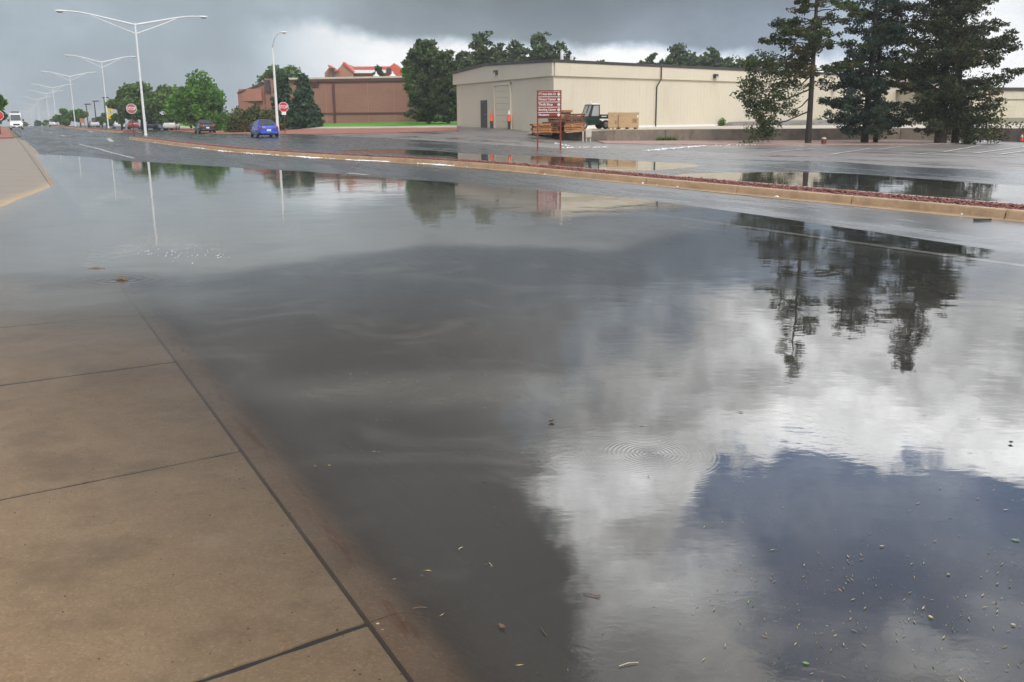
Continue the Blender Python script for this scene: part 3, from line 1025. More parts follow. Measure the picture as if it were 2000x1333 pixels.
p1, p2 = on_ground(1050.5, 295), on_ground(1093.5, 292.5)
pc = (p1 + p2) / 2
Ys = pc.y
k_ = (Ys * math.cos(R(PITCH))) / F_PX
sg = empty('direction_sign', (pc.x, Ys, pc.z - .02), 0, 'brown direction sign with five white lines of lettering in front of the pallets', 'sign')
zt = px_h(1071, 176, Ys) - pc.z; zb = px_h(1071, 231, Ys) - pc.z
hw = 47.5 * k_ / 2
for sgn in (-1, 1):
    MB().box((sgn * (hw - .03), 0, zt / 2 - .1), (.07, .07, zt + .2)).build('post', MAT['brown_sign'], sg, bevel=.006)
rows = 5
MB().box((0, -.045, zt - .02), (2 * hw, .03, .05)).build('top_rail', MAT['brown_sign'], sg)
hgt = (zt - zb) / (rows + .45)
for r, (txt, arrow) in enumerate([('ITT Auto Skills Ctr', 'UP'), ('Fitness Center', 'UP'), ('Thrift Shop', 'UP'), ('Bowling Center', 'UP'), ('Museum', 'UP')]):
    zc = zt - .06 - hgt * (r + .5)
    bd = MB().box((0, -.045, zc), (2 * hw - .06, .02, hgt - .012)).build('board', MAT['brown_sign'], sg, bevel=.003)
    t_ = text(txt, hgt * .62, MAT['sign_white'], bd, (-hw + .075, -.06, zc + .005))
    bpy.context.view_layer.update()
    wmax = 2 * hw - .33
    if t_.dimensions.x > wmax:
        t_.scale = (wmax / t_.dimensions.x, 1, 1)
    # white diamond with an arrow cut
    ax = hw - .125
    q = .075
    mbd = MB()
    mbd.raw([(ax - q, -.062, zc), (ax, -.062, zc - q * 1.1), (ax + q, -.062, zc), (ax, -.062, zc + q * 1.1), (ax - q, -.056, zc), (ax, -.056, zc - q * 1.1), (ax + q, -.056, zc), (ax, -.056, zc + q * 1.1)],
            [(0, 1, 2, 3), (7, 6, 5, 4), (0, 4, 5, 1), (1, 5, 6, 2), (2, 6, 7, 3), (3, 7, 4, 0)])
    dm = mbd.build('arrow_plate', MAT['sign_white'], bd)
    MB().box((ax, -.066, zc - .015), (.012, .004, .06)).raw([(ax - .025, -.067, zc + .01), (ax + .025, -.067, zc + .01), (ax, -.067, zc + .045)], [(0, 1, 2)]).build('arrow', MAT['brown_sign'], dm)
    if r < rows - 1:
        MB().box((0, -.06, zc - hgt / 2), (2 * hw - .1, .008, .022)).build('divider', MAT['sign_white'], sg)
MB().box((0, -.045, zb + hgt * .2), (2 * hw - .06, .02, hgt * .38)).build('bottom_board', MAT['brown_sign'], sg, bevel=.003)


def stop_sign(px, ytop, ybot, ybase, Y, label, faced=True, word=True, plate=True, red='stop_red'):
    zt, zb_ = px_h(px, ytop, Y), px_h(px, ybot, Y)
    p = at_y(px, ybase, Y)
    base = gzf(p.x, p.y)
    rad = (zt - zb_) / 2
    root = empty('stop_sign', (p.x, p.y, base - .1), -math.atan2(p.x, p.y) if faced else .6, label, 'sign')
    zc = (zt + zb_) / 2 - base
    MB().tube([(0, .06, 0), (0, .06, zc + rad)], .045, 8).build('post', MAT['rust_post'], root)
    octa = lambda r, y: [(r * math.cos(R(22.5 + 45 * k)) / math.cos(R(22.5)), y, zc + r * math.sin(R(22.5 + 45 * k)) / math.cos(R(22.5))) for k in range(8)]
    MB().loft([octa(rad, 0.0), octa(rad, .012)]).build('border', MAT['sign_white'], root)
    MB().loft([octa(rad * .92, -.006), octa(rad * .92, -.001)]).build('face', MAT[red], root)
    if word:
        t_ = text('STOP', rad * .88, MAT['sign_white'], root, (0, -.01, zc), 'CENTER')
        bpy.context.view_layer.update()
        t_.scale = (1.72 * rad / max(t_.dimensions.x, .01), 1, 1)
    if plate:
        MB().box((0, 0, zc - rad - .14), (.42, .012, .26)).build('plate', MAT['sign_white'], root)
    return root


stop_sign(557, 198, 217, 261.5, 93, 'red stop sign with small white plate, in front of the conical spruces')
stop_sign(262, 201, 220, 266, 88, 'red stop sign, paled by painted haze, on a thin post left of the nearest double arm lamp', plate=False, red='hazed_red')
stop_sign(2, 214, 233, 268, 84, 'red octagonal sign by the leafy tree on the gravel corner', faced=True, word=False, plate=False)
p = at_y(212, 250, 156)
ys = empty('warning_sign', (p.x + .6, p.y, gzf(p.x, p.y)), 0, 'small yellow sign beside the second double arm lamp', 'sign')
MB().box((0, 0, 2.1), (.9, .03, .9)).box((0, 0, 3.3), (.8, .03, .8)).build('face', MAT['yellow'], ys)
MB().tube([(0, .05, -.1), (0, .05, 3.6)], .04, 6).build('post', MAT['rust_post'], ys)
p = at_y(162, 248, 185)
ys = empty('board_sign', (p.x, p.y, gzf(p.x, p.y)), 0, 'small pinkish brown board sign under the round green trees', 'sign')
MB().box((0, 0, 1.35), (.95, .08, .85)).build('face', MAT['palebrick'], ys)
for x in (-.4, .4):
    MB().box((x, .05, .4), (.08, .08, 1.2)).build('post', MAT['rust_post'], ys)

# ------------------------------------------------------------------ warehouse
ZP = 0.75                                                  # dock level
CC = at_y(1081, 240, 67); GL = at_y(893, 240, 84); RR = at_y(1600, 240, 90)
CC.z = GL.z = RR.z = 0
dl = (RR - CC).normalized(); dg = (GL - CC).normalized()
LW = 66.0; LG = (GL - CC).length
nl = Vector((dl.y, -dl.x, 0)); ng = Vector((-dg.y, dg.x, 0))
if nl.y > 0: nl = -nl
if ng.x > 0: ng = -ng
E1 = CC + dl * LW
wh = empty('warehouse', (CC.x, CC.y, 0), 0, 'long beige metal warehouse with dark roof edge behind the pallets', 'warehouse')
WM = Matrix.Translation((-CC.x, -CC.y, 0))
BK = GL + dl * LW
ZF, ZE, ZR = 4.35, 5.28, 5.62                               # fascia foot, eave, low ridge


def up(v, z): return (v.x, v.y, z)


mb = MB().prism([up(v, 0) for v in (CC, E1, BK, GL)], -.2, ZE - .05, WM)
mb.build('wall', MAT['beige'], wh)
# ribs of the siding
rb = MB()
for k in range(int(LW / .42)):
    c = CC + dl * (.25 + k * .42) + nl * .003
    rb.box((c.x, c.y, (ZP + ZF) / 2), (.05, .004, ZF - ZP), math.atan2(dl.y, dl.x), WM)
for k in range(int(LG / .42)):
    d_ = .25 + k * .42
    if 7.9 < d_ < 11.4 or 12.9 < d_ < 14.4:
        continue
    c = CC + dg * d_ + ng * .003
    rb.box((c.x, c.y, (.3 + ZF) / 2), (.05, .004, ZF - .3), math.atan2(dg.y, dg.x), WM)
o = rb.build('siding_rib', MAT['beige'], wh); o['kind'] = 'stuff'


def slab_wall(a, b, nrm, z0, z1, thick, mb=None):
    mb = mb or MB()
    pts = [a, b, b + nrm * thick, a + nrm * thick]
    return mb.prism([up(v, 0) for v in pts], z0, z1, WM)


slab_wall(CC - dl * .0, E1, nl, ZF, ZE, .16).build('fascia', MAT['beige'], wh)
pk = CC + dg * (LG * .62)
fa = MB()
for a, b, za, zb_ in ((CC, pk, ZE, ZR), (pk, GL + dg * .3, ZR, ZE)):
    pts = [a, b, b + ng * .22, a + ng * .22]
    vs = [up(v, ZF) for v in pts] + [up(pts[0], za), up(pts[1], zb_), up(pts[2], zb_), up(pts[3], za)]
    fa.raw(vs, [(3, 2, 1, 0), (4, 5, 6, 7), (0, 1, 5, 4), (1, 2, 6, 5), (2, 3, 7, 6), (3, 0, 4, 7)], WM)
fa.build('fascia', MAT['beige'], wh)
rbf = MB()
for k in range(int(LW / .42)):
    c = CC + dl * (.25 + k * .42) + nl * .162
    rbf.box((c.x, c.y, (ZE + ZF) / 2), (.05, .004, ZE - ZF - .04), math.atan2(dl.y, dl.x), WM)
o = rbf.build('fascia_rib', MAT['beige'], wh); o['kind'] = 'stuff'
ra, rb_, rc_, rd_ = CC, E1, BK, GL
pk2 = pk + dl * LW
rf = MB()
rf.raw([up(CC + nl * .2 + ng * .25, ZE + .02), up(E1 + nl * .2, ZE + .02), up(pk2, ZR + .02), up(pk + ng * .25, ZR + .02), up(GL + ng * .25 + dg * .3, ZE + .02), up(BK + dg * .3, ZE + .02)],
       [(0, 1, 2, 3), (3, 2, 5, 4)], WM)
rf.build('roof', MAT['grey_roof'], wh)
tr = MB()
for a, b, za, zb_ in ((CC + nl * .22 + ng * .28, E1 + nl * .22, ZE, ZE), (CC + nl * .22 + ng * .28, pk + ng * .28, ZE, ZR), (pk + ng * .28, GL + ng * .28 + dg * .35, ZR, ZE)):
    A, B = Vector(up(a, za + .07)), Vector(up(b, zb_ + .07))
    tr.bar(WM @ A, WM @ B, .12, .2)
tr.build('roof_edge', MAT['dark_trim'], wh)
# base flashing
slab_wall(CC, E1, nl, ZP - .02, ZP + .14, .05).build('base_flashing', MAT['sign_white'], wh)
MB().raw([], []).prism([up(v, 0) for v in (CC + nl * .12 + ng * .18, CC + nl * .2 + ng * .18, CC + nl * .2 + ng * .27, CC + nl * .12 + ng * .27)], ZF - .02, ZE + .05, WM).build('corner_trim', MAT['pale'], wh)


def wall_at(px, org, d, nrm, off):
    """point along a wall under image column px"""
    best, bl = None, 1e9
    for k in range(0, 2000):
        q = org + d * (k * .04)
        v = CAM_ROT.to_3x3().transposed() @ (Vector((q.x, q.y, 2.0)) - Vector((0, 0, EYE)))
        x = 1000 + F_PX * v.x / -v.z
        if abs(x - px) < bl:
            best, bl = k * .04, abs(x - px)
    return best


a0, a1 = wall_at(969, CC, dg, ng, 0), wall_at(998, CC, dg, ng, 0)
ang_g = math.atan2(dg.y, dg.x)
dmid = CC + dg * ((a0 + a1) / 2)
dr = MB().box((dmid.x - CC.x + ng.x * .03, dmid.y - CC.y + ng.y * .03, (.3 + 3.95) / 2), (abs(a0 - a1), .08, 3.65), ang_g).build('roller_door', MAT['beige_door'], wh)
for k in range(8):
    z = .55 + k * .455
    MB().box((dmid.x - CC.x + ng.x * .085, dmid.y - CC.y + ng.y * .085, z), (abs(a0 - a1) - .1, .035, .42), ang_g).build('door_panel', MAT['beige_door'], dr, bevel=.01)
fr_ = MB()
for e in (a0 - .08 if a0 < a1 else a0 + .08, a1 + .08 if a0 < a1 else a1 - .08):
    q = CC + dg * e + ng * .07
    fr_.box((q.x - CC.x, q.y - CC.y, 2.15), (.16, .16, 4.0), ang_g)
q = CC + dg * ((a0 + a1) / 2) + ng * .07
fr_.box((q.x - CC.x, q.y - CC.y, 4.08), (abs(a0 - a1) + .32, .2, .2), ang_g)
fr_.build('door_frame', MAT['beige'], wh)
b0, b1 = wall_at(940.5, CC, dg, ng, 0), wall_at(951.5, CC, dg, ng, 0)
q = CC + dg * ((b0 + b1) / 2) + ng * .04
zb_ = gzf(q.x, q.y)
dd = MB().box((q.x - CC.x, q.y - CC.y, zb_ + 1.08), (abs(b0 - b1), .1, 2.2), ang_g).build('door', MAT['dark_door'], wh, bevel=.01)
h_ = CC + dg * (min(b0, b1) + .12) + ng * .12
MB().box((h_.x - CC.x, h_.y - CC.y, zb_ + 1.05), (.12, .06, .05), ang_g).build('handle', MAT['rim'], dd)


def wall_lamp(org, d, nrm, px, z):
    a = wall_at(px, org, d, nrm, 0)
    q = org + d * a + nrm * .32
    an = math.atan2(d.y, d.x)
    o = MB().box((q.x - CC.x, q.y - CC.y, z), (.42, .26, .34), an).build('wall_lamp', MAT['dark_trim'], wh, bevel=.04)
    q2 = q + nrm * .12
    MB().box((q2.x - CC.x, q2.y - CC.y, z - .1), (.3, .1, .16), an).build('lens', MAT['pane_clear'], o)


wall_lamp(CC, dg, ng, 976, 4.98)
wall_lamp(CC, dl, nl, 1389, 4.72)
wall_lamp(CC, dl, nl, 1622, 3.9)
a = wall_at(1285, CC, dl, nl, 0)
q = CC + dl * a
ds = MB()
P_ = [q + nl * .24, q + nl * .24, q + nl * .08, q + nl * .08]
ds.tube([WM @ Vector(up(P_[0], ZE)), WM @ Vector(up(P_[1], ZF - .0)), WM @ Vector(up(P_[2] - dl * .3, ZF - .55)), WM @ Vector(up(P_[3] - dl * .3, ZP + .05))], .052, 8)
ds.build('downspout', MAT['dark_trim'], wh)
for k, (px, hh) in enumerate([(1153, .55), (1172, .25)]):
    a = wall_at(px, CC, dl, nl, 0)
    q = CC + dl * a - nl * 3
    MB().tube([WM @ Vector(up(q, ZE)), WM @ Vector(up(q, ZE + .5 + hh))], .12, 8).build('roof_vent', MAT['white_metal'], wh)

# second, lower warehouse on the right
C2 = at_y(1872, 240, 92); C2.z = 0
d2 = Vector((.93, .37, 0)).normalized(); n2 = Vector((d2.y, -d2.x, 0))
w2 = empty('storage_building', (C2.x, C2.y, 0), math.atan2(d2.y, d2.x), 'low beige storage building with roller door behind the rightmost tree', 'building')
MB().box((20, 8, 1.9), (40, 16, 4.0)).build('wall', MAT['beige'], w2)
MB().box((20, -.08, 3.35), (40.2, .14, .75)).build('fascia', MAT['beige'], w2)
MB().box((20, 7.9, 3.98), (40.6, 16.6, .2)).build('roof', MAT['dark_trim'], w2)
for k in range(90):
    pass
rb2 = MB()
for k in range(94):
    rb2.box((.2 + k * .42, -.002, 1.5), (.06, .016, 2.9))
o = rb2.build('siding_rib', MAT['beige'], w2); o['kind'] = 'stuff'
xd = [0, 0]
for j, px in enumerate((1946, 1981)):
    best = min((abs(1000 + F_PX * (CAM_ROT.to_3x3().transposed() @ (C2 + d2 * (k * .05) + Vector((0, 0, 0.4)))).x / -(CAM_ROT.to_3x3().transposed() @ (C2 + d2 * (k * .05) + Vector((0, 0, .4)))).z - px), k * .05) for k in range(800))
    xd[j] = best[1]
rd = MB().box(((xd[0] + xd[1]) / 2, -.05, 1.3), (xd[1] - xd[0], .1, 2.7)).build('roller_door', MAT['beige_door'], w2)
for k in range(6):
    MB().box(((xd[0] + xd[1]) / 2, -.12, .3 + k * .43), (xd[1] - xd[0] - .1, .04, .4)).build('door_panel', MAT['beige_door'], rd, bevel=.01)
MB().box(((xd[0] + xd[1]) / 2 - .2, -.2, .42), (xd[1] - xd[0], .1, .5)).build('bumper_rail', MAT['yellow'], w2)

# dock wall in front of the warehouse, with its paved top
WT = [(1063, 263.5, .30), (1100, 260.5, .52), (1145, 257, .66), (1200, 254.5, .74), (1300, 253.2, .75), (1470, 252.5, .75), (1600, 251.5, .75), (1760, 250.5, .75), (1900, 250.5, .75), (2080, 252, .75)]
wt = [at(x, y, z) for x, y, z in WT]
rt = [empty('dock_wall', (wt[4].x, wt[4].y, 0), 0, 'weathered concrete dock wall along the front of the warehouse', 'wall')][0]
off = Vector((-wt[4].x, -wt[4].y, 0))
pts = []
for i in range(len(wt) - 1):
    nseg = max(1, int((wt[i + 1] - wt[i]).length / 3.0))
    for k in range(nseg):
        pts.append(wt[i].lerp(wt[i + 1], k / nseg))
pts.append(wt[-1])
for i in range(len(pts) - 1):
    a, b = pts[i] + off, pts[i + 1] + off
    d_ = (b - a).normalized(); nr = Vector((-d_.y, d_.x, 0))
    b = b - d_ * .03
    vs = []
    for q, zt_ in ((a, pts[i].z), (b, pts[i + 1].z)):
        for w_, zz in ((0, -.1), (0, zt_), (.3, zt_), (.3, -.1)):
            vs.append((q.x + nr.x * w_, q.y + nr.y * w_, zz))
    MB().raw(vs, [(0, 1, 2, 3), (7, 6, 5, 4), (0, 4, 5, 1), (1, 5, 6, 2), (2, 6, 7, 3), (3, 7, 4, 0)]).build('wall_segment', MAT['dock'], rt)
inner = [CC + ng * 3.0 + nl * 1.2, CC + ng * .1, CC + dl * 4, CC + dl * 9, CC + dl * 18, CC + dl * 30, CC + dl * 42, CC + dl * 55, CC + dl * 66, CC + dl * 80]
A_ = np.array([[v.x, v.y, v.z - .005] for v in wt]); B_ = np.array([[v.x, v.y, ZP - .005] for v in inner]); B_[0, 2] = .5; B_[1, 2] = .68
dt = MB()
for i in range(len(wt)):
    dt.v.append(tuple(A_[i])); dt.v.append(tuple(B_[i]))
for i in range(len(wt) - 1):
    dt.f.append((2 * i, 2 * i + 2, 2 * i + 3, 2 * i + 1))
o = dt.build('dock_floor', MAT['dock_top'])
tag(o, 'pale paved dock surface in front of the warehouse', kind='structure')

# ------------------------------------------------------------------ pallets
plm = MB()
for y in (-.48, 0, .48):
    plm.box((0, y, .07), (1.18, .09, .09))
for k in range(7):
    plm.box((-.54 + k * .18, 0, .126), (.125, 1.06, .02))
for k in (-.52, 0, .52):
    plm.box((k, 0, .014), (.12, 1.06, .02))
pal_meshes = []
for c in [(0.36, .15, .045), (.18, .075, .03), (.42, .2, .07), (.12, .055, .03)]:
    mtl = plain('pallet_wood', c, .75, .35, 2.0)
    pal_meshes.append(plm.mesh('pallet', mtl))


def dock_z(p):
    best = min(range(len(pts)), key=lambda i: (pts[i] - p).length)
    return pts[best].z


NTH = ['lowest', 'second', 'third', 'fourth', 'fifth', 'sixth', 'seventh', 'eighth', 'ninth', 'tenth', 'eleventh', 'twelfth']
STACKS = [(1057, 61.0, 5, .1, 'the low left stack behind the brown sign', 'left'), (1094, 63.4, 10, .45, 'the tall middle stack beside the brown sign', 'middle'),
          (1122, 61.6, 8, -.2, 'the stack touching the green utility truck', 'right'), (1082, 62.2, 5, -.5, 'the low stack seen between the sign posts', 'inner')]
for (px, Y, cnt, rz, where, _) in STACKS:
    p = at_y(px, 258, Y)
    z = {61.0: .46, 63.4: .60, 61.6: .64, 62.2: .55}[Y]
    for k in range(cnt):
        o = bpy.data.objects.new('pallet', random.choice(pal_meshes))
        link(o)
        o.location = (p.x + random.uniform(-.06, .06), p.y + random.uniform(-.06, .06), z + k * .142)
        o.rotation_euler = (random.uniform(-.01, .01), random.uniform(-.01, .01), rz + random.uniform(-.07, .07))
        nm = 'topmost' if k == cnt - 1 else NTH[k]
        tag(o, f'{nm} wooden pallet {"on" if k == cnt - 1 else "from the bottom" if k else "at the base"} of {where}' if k == cnt - 1 else f'{nm} wooden pallet {"from the bottom " if k else ""}of {where}', 'pallet', 'wooden pallets stacked on the dock')

# ------------------------------------------------------------------ cartons
def carton(px0, px1, py_b, py_t, Y, z, depth, rz, label):
    p = at_y((px0 + px1) / 2, 250, Y)
    k = Y * math.cos(R(PITCH)) / F_PX
    w, hgt = (px1 - px0) * k, (py_b - py_t) * k
    root = empty('carton', (p.x, p.y, z), rz, label, 'carton', 'large cardboard cartons on the dock')
    MB().box((0, 0, .12 + (hgt - .12) / 2), (w, depth, hgt - .12)).build('body', MAT['carton'], root, bevel=.012)
    MB().box((0, 0, hgt - .05), (w + .025, depth + .025, .13)).build('lid', MAT['carton'], root, bevel=.008)
    pm = MB()
    for x in (-w * .42, 0, w * .42):
        pm.box((x, 0, .045), (.1, depth * .95, .09))
    pm.box((0, 0, .105), (w, depth, .02))
    pm.build('skid', MAT['pallet'], root)
    MB().box((w * .3, -depth / 2 - .003, hgt * .5), (w * .22, .004, hgt * .28)).build('printed_panel', MAT['carton_dark'], root)
    MB().box((-w * .3, -depth / 2 - .003, hgt * .45), (w * .15, .004, hgt * .03)).build('printed_mark', MAT['carton_dark'], root)
    return root, w, depth, hgt


c1 = carton(1205, 1245, 256, 225, 64.5, .745, 1.0, .05, 'larger cardboard carton with a white label, at the right end of the dock goods')
MB().box((c1[1] * .44, -c1[2] / 2 - .004, c1[3] * .78), (.09, .005, .16)).build('paper_label', MAT['sign_white'], c1[0])
c2 = carton(1188, 1206, 256, 229.5, 63.6, .742, .7, -.12, 'smaller cardboard carton just behind the green truck bed')
p = at_y(1201, 240, 64.2)
c3 = empty('carton', (p.x, p.y, c2[0].location.z + c2[3] + .02), -.05, 'flat cardboard carton lying on the smaller carton', 'carton', 'large cardboard cartons on the dock')
MB().box((0, 0, .09), (.95, .5, .17)).build('body', MAT['carton'], c3, bevel=.01)
MB().box((0, 0, .178), (.1, .505, .01)).build('tape', MAT['carton_dark'], c3)


# ------------------------------------------------------------------ wheels and cars
def wheel(root, x, y, r, w, side, rim_mat='rim'):
    M = Matrix.Translation((x, y, r)) @ Matrix.Rotation(math.pi / 2, 4, 'X')
    prof = [(r * .62, -w / 2), (r * .9, -w / 2), (r, -w * .3), (r, w * .3), (r * .9, w / 2), (r * .62, w / 2)]
    t_ = MB().lathe(prof, 18, M).build('wheel', MAT['black'], root, True)
    zz = -w / 2 - .004 if side > 0 else w / 2 + .004
    s_ = -1 if side > 0 else 1
    rm = MB().lathe(sorted([(r * .6, zz - s_ * .02), (r * .6, zz), (r * .5, zz + s_ * .012), (r * .15, zz + s_ * .002)], key=lambda q: q[1] * s_), 14, M).build('rim', MAT[rim_mat], t_, True)
    return t_


def car(name, loc, rz, pm, label, cat='car', group=None, scale=1.0, detail=True, lit=False):
    root = empty(name, loc, rz, label, cat, group)
    root.scale = (scale,) * 3
    stn = [(-2.2, .42, .86, .70), (-2.12, .32, .98, .80), (-1.75, .24, 1.01, .85), (-1.0, .22, .98, .87), (0, .20, .95, .87), (.95, .22, .94, .86), (1.55, .23, .87, .84), (2.0, .28, .74, .77), (2.2, .36, .6, .62)]
    rings = []
    for x, z0, z1, w in stn:
        zm = z0 + (z1 - z0) * .6
        rings.append([(x, -w * .9, z0), (x, -w, z0 + .12), (x, -w * 1.0, zm), (x, -w * .93, z1 - .06), (x, -w * .8, z1), (x, 0, z1 + .03),
                      (x, w * .8, z1), (x, w * .93, z1 - .06), (x, w, zm), (x, w, z0 + .12), (x, w * .9, z0), (x, 0, z0)])
    MB().loft(rings).build('body', pm, root, 'all')
    cab = [(-1.72, .98, .70, .98), (-1.3, 1.2, .66, .97), (-.75, 1.40, .58, .96), (-.2, 1.45, .57, .95), (.25, 1.41, .57, .95), (.6, 1.25, .62, .94), (1.12, .95, .7, .92)]
    rings = []
    for x, zt_, wt_, zb_ in cab:
        wb = .76
        rings.append([(x, -wb, zb_ - .05), (x, -(wb * .35 + wt_ * .65), zb_ + (zt_ - zb_) * .75), (x, -wt_ * .8, zt_), (x, 0, zt_ + .015), (x, wt_ * .8, zt_), (x, wb * .35 + wt_ * .65, zb_ + (zt_ - zb_) * .75), (x, wb, zb_ - .05)])
    MB().loft(rings).build('roof', pm, root, True)

    def pane(nm, pts, th, mat):
        pts = [Vector(q) for q in pts]
        nr = (pts[1] - pts[0]).cross(pts[2] - pts[0]).normalized() * th
        n_ = len(pts)
        MB().raw([q for q in pts] + [q + nr for q in pts], [tuple(range(n_)), tuple(range(2 * n_ - 1, n_ - 1, -1))] + [(i, (i + 1) % n_, n_ + (i + 1) % n_, n_ + i) for i in range(n_)]).build(nm, mat, root)
    pane('rear_window', [(-1.70, -.56, 1.04), (-1.70, .56, 1.04), (-.86, .45, 1.405), (-.86, -.45, 1.405)], -.03, MAT['glass'])
    pane('windscreen', [(1.08, -.58, 1.02), (1.08, .58, 1.02), (.34, .46, 1.405), (.34, -.46, 1.405)], .03, MAT['glass'])
    for sg_ in (-1, 1):
        pane('side_window', [(-1.15, sg_ * .765, 1.0), (-.3, sg_ * .765, 1.0), (-.3, sg_ * .645, 1.34), (-.72, sg_ * .645, 1.34)], sg_ * -.02 if sg_ < 0 else .02, MAT['glass'])
        pane('side_window', [(-.22, sg_ * .765, 1.0), (.82, sg_ * .765, 1.0), (.30, sg_ * .645, 1.34), (-.22, sg_ * .645, 1.34)], sg_ * -.02 if sg_ < 0 else .02, MAT['glass'])
        for x in (-1.32, 1.36):
            wheel(root, x, sg_ * .78, .31, .2, sg_)
        if detail:
            MB().box((-2.14, sg_ * .62, .82), (.16, .26, .2)).build('tail_light', MAT['tail'], root, bevel=.04)
            MB().box((2.06, sg_ * .56, .62), (.16, .28, .14)).build('headlight', MAT['head_on' if lit else 'head_off'], root, bevel=.03)
            MB().box((.78, sg_ * .92, 1.0), (.12, .16, .13)).build('mirror', pm, root, bevel=.03)
    if detail:
        MB().box((-2.215, 0, .62), (.02, .34, .16)).build('licence_plate', MAT['plate'], root)
        MB().box((-2.15, 0, .42), (.16, 1.4, .18)).build('bumper', pm, root, bevel=.05)
    return root


p = on_ground(512, 270)
car('sedan', (p.x - .3, p.y + 1.9, gzf(p.x, p.y)), math.pi / 2 + TH - .06, paint('blue_car_paint', (0.012, 0.055, 0.42)), 'bright blue sedan driving away beside the hedge', group='cars on the far carriageway')
p = on_ground(398, 261.5)
car('sedan', (p.x - .5, p.y + 2.0, gzf(p.x, p.y)), math.pi / 2 + TH - .03, paint('dark_car_paint', (0.012, 0.014, 0.018)), 'dark charcoal sedan driving away past the green trees', group='cars on the far carriageway')
FAR = [(105, 247, 230, (0.55, .5, .5), 'pale pinkish car parked left of the fourth double arm lamp'), (232, 245, 165, (.6, .6, .6), 'light grey car parked behind the second double arm lamp'),
       (262, 246.5, 150, (.3, .05, .04), 'red car parked left of the nearest double arm lamp'), (297, 246, 140, (.03, .035, .045), 'dark car parked just right of the nearest lamp pole'),
       (313, 246, 138, (.02, .022, .03), 'dark blue car parked under the large green trees'), (322, 247, 134, (.62, .63, .64), 'white car parked low beside the dark blue car'),
       (335, 246, 132, (.62, .62, .6), 'white car parked by the trunk of the large green tree'), (184, 246.5, 190, (.5, .5, .52), 'silver car parked beyond the median near the third lamp'),
       (55, 247, 330, (.6, .62, .65), 'small white car far behind the white van')]
for px, py, Y, c, lab in FAR:
    p = at_y(px, py, Y)
    car('parked_car' if px != 55 else 'car', (p.x, p.y, gzf(p.x, p.y)), random.uniform(1.75, 2.1) if px != 55 else -math.pi / 2 + TH, paint('car_paint', c), lab, group='small cars far down the road', scale=1.0, detail=False)

# white van with lit headlights
p = on_ground(33, 253.5)
vn = empty('van', (p.x, p.y, gzf(p.x, p.y)), -math.pi / 2 + TH - .0, 'white high roof van coming with lit headlights', 'van')
wp = paint('white_van_paint', (0.74, 0.75, 0.8))
rings = []
for x, z0, z1, w0, w1 in [(-3.0, .35, 2.75, .98, .86), (-2.9, .3, 2.85, 1.0, .88), (.6, .3, 2.85, 1.0, .86), (1.1, .3, 2.65, 1.0, .82), (1.75, .3, 1.45, .98, .86), (2.4, .32, 1.2, .93, .8), (2.65, .4, .95, .8, .7)]:
    rings.append([(x, -w0, z0), (x, -w0 * 1.02, z0 + .5), (x, -w1, z1 - .12), (x, -w1 * .85, z1), (x, w1 * .85, z1), (x, w1, z1 - .12), (x, w0 * 1.02, z0 + .5), (x, w0, z0)])
MB().loft(rings).build('body', wp, vn, True)
MB().raw([(1.74, -.8, 1.52), (1.74, .8, 1.52), (1.2, .72, 2.45), (1.2, -.72, 2.45), (1.80, -.8, 1.53), (1.80, .8, 1.53), (1.26, .72, 2.47), (1.26, -.72, 2.47)],
         [(0, 1, 2, 3), (7, 6, 5, 4), (0, 4, 5, 1), (1, 5, 6, 2), (2, 6, 7, 3), (3, 7, 4, 0)]).build('windscreen', MAT['glass'], vn)
MB().box((2.6, 0, .85), (.16, .95, .28)).build('grille', MAT['dark_trim'], vn, bevel=.03)
MB().box((2.6, 0, .45), (.2, 1.6, .22)).build('bumper', MAT['dark_trim'], vn, bevel=.05)
MB().box((2.72, 0, .5), (.03, .4, .18)).build('licence_plate', MAT['plate'], vn)
MB().box((.9, 0, 2.93), (.3, 1.3, .14)).build('light_bar', MAT['dark_trim'], vn)
for sg_ in (-1, 1):
    MB().lathe([(.02, .06), (.15, .04), (.2, 0), (.2, -.1)], 14, Matrix.Translation((2.5, sg_ * .68, .95)) @ Matrix.Rotation(math.pi / 2, 4, 'Y')).build('headlight', MAT['head_on'], vn, True)
    MB().box((1.5, sg_ * 1.14, 1.55), (.12, .22, .4)).build('mirror', MAT['dark_trim'], vn, bevel=.03)
    MB().box((.75, sg_ * .975, 1.75), (.9, .03, .6)).build('side_window', MAT['glass'], vn)
    for x in (-1.7, 1.75):
        wheel(vn, x, sg_ * .86, .36, .24, sg_)

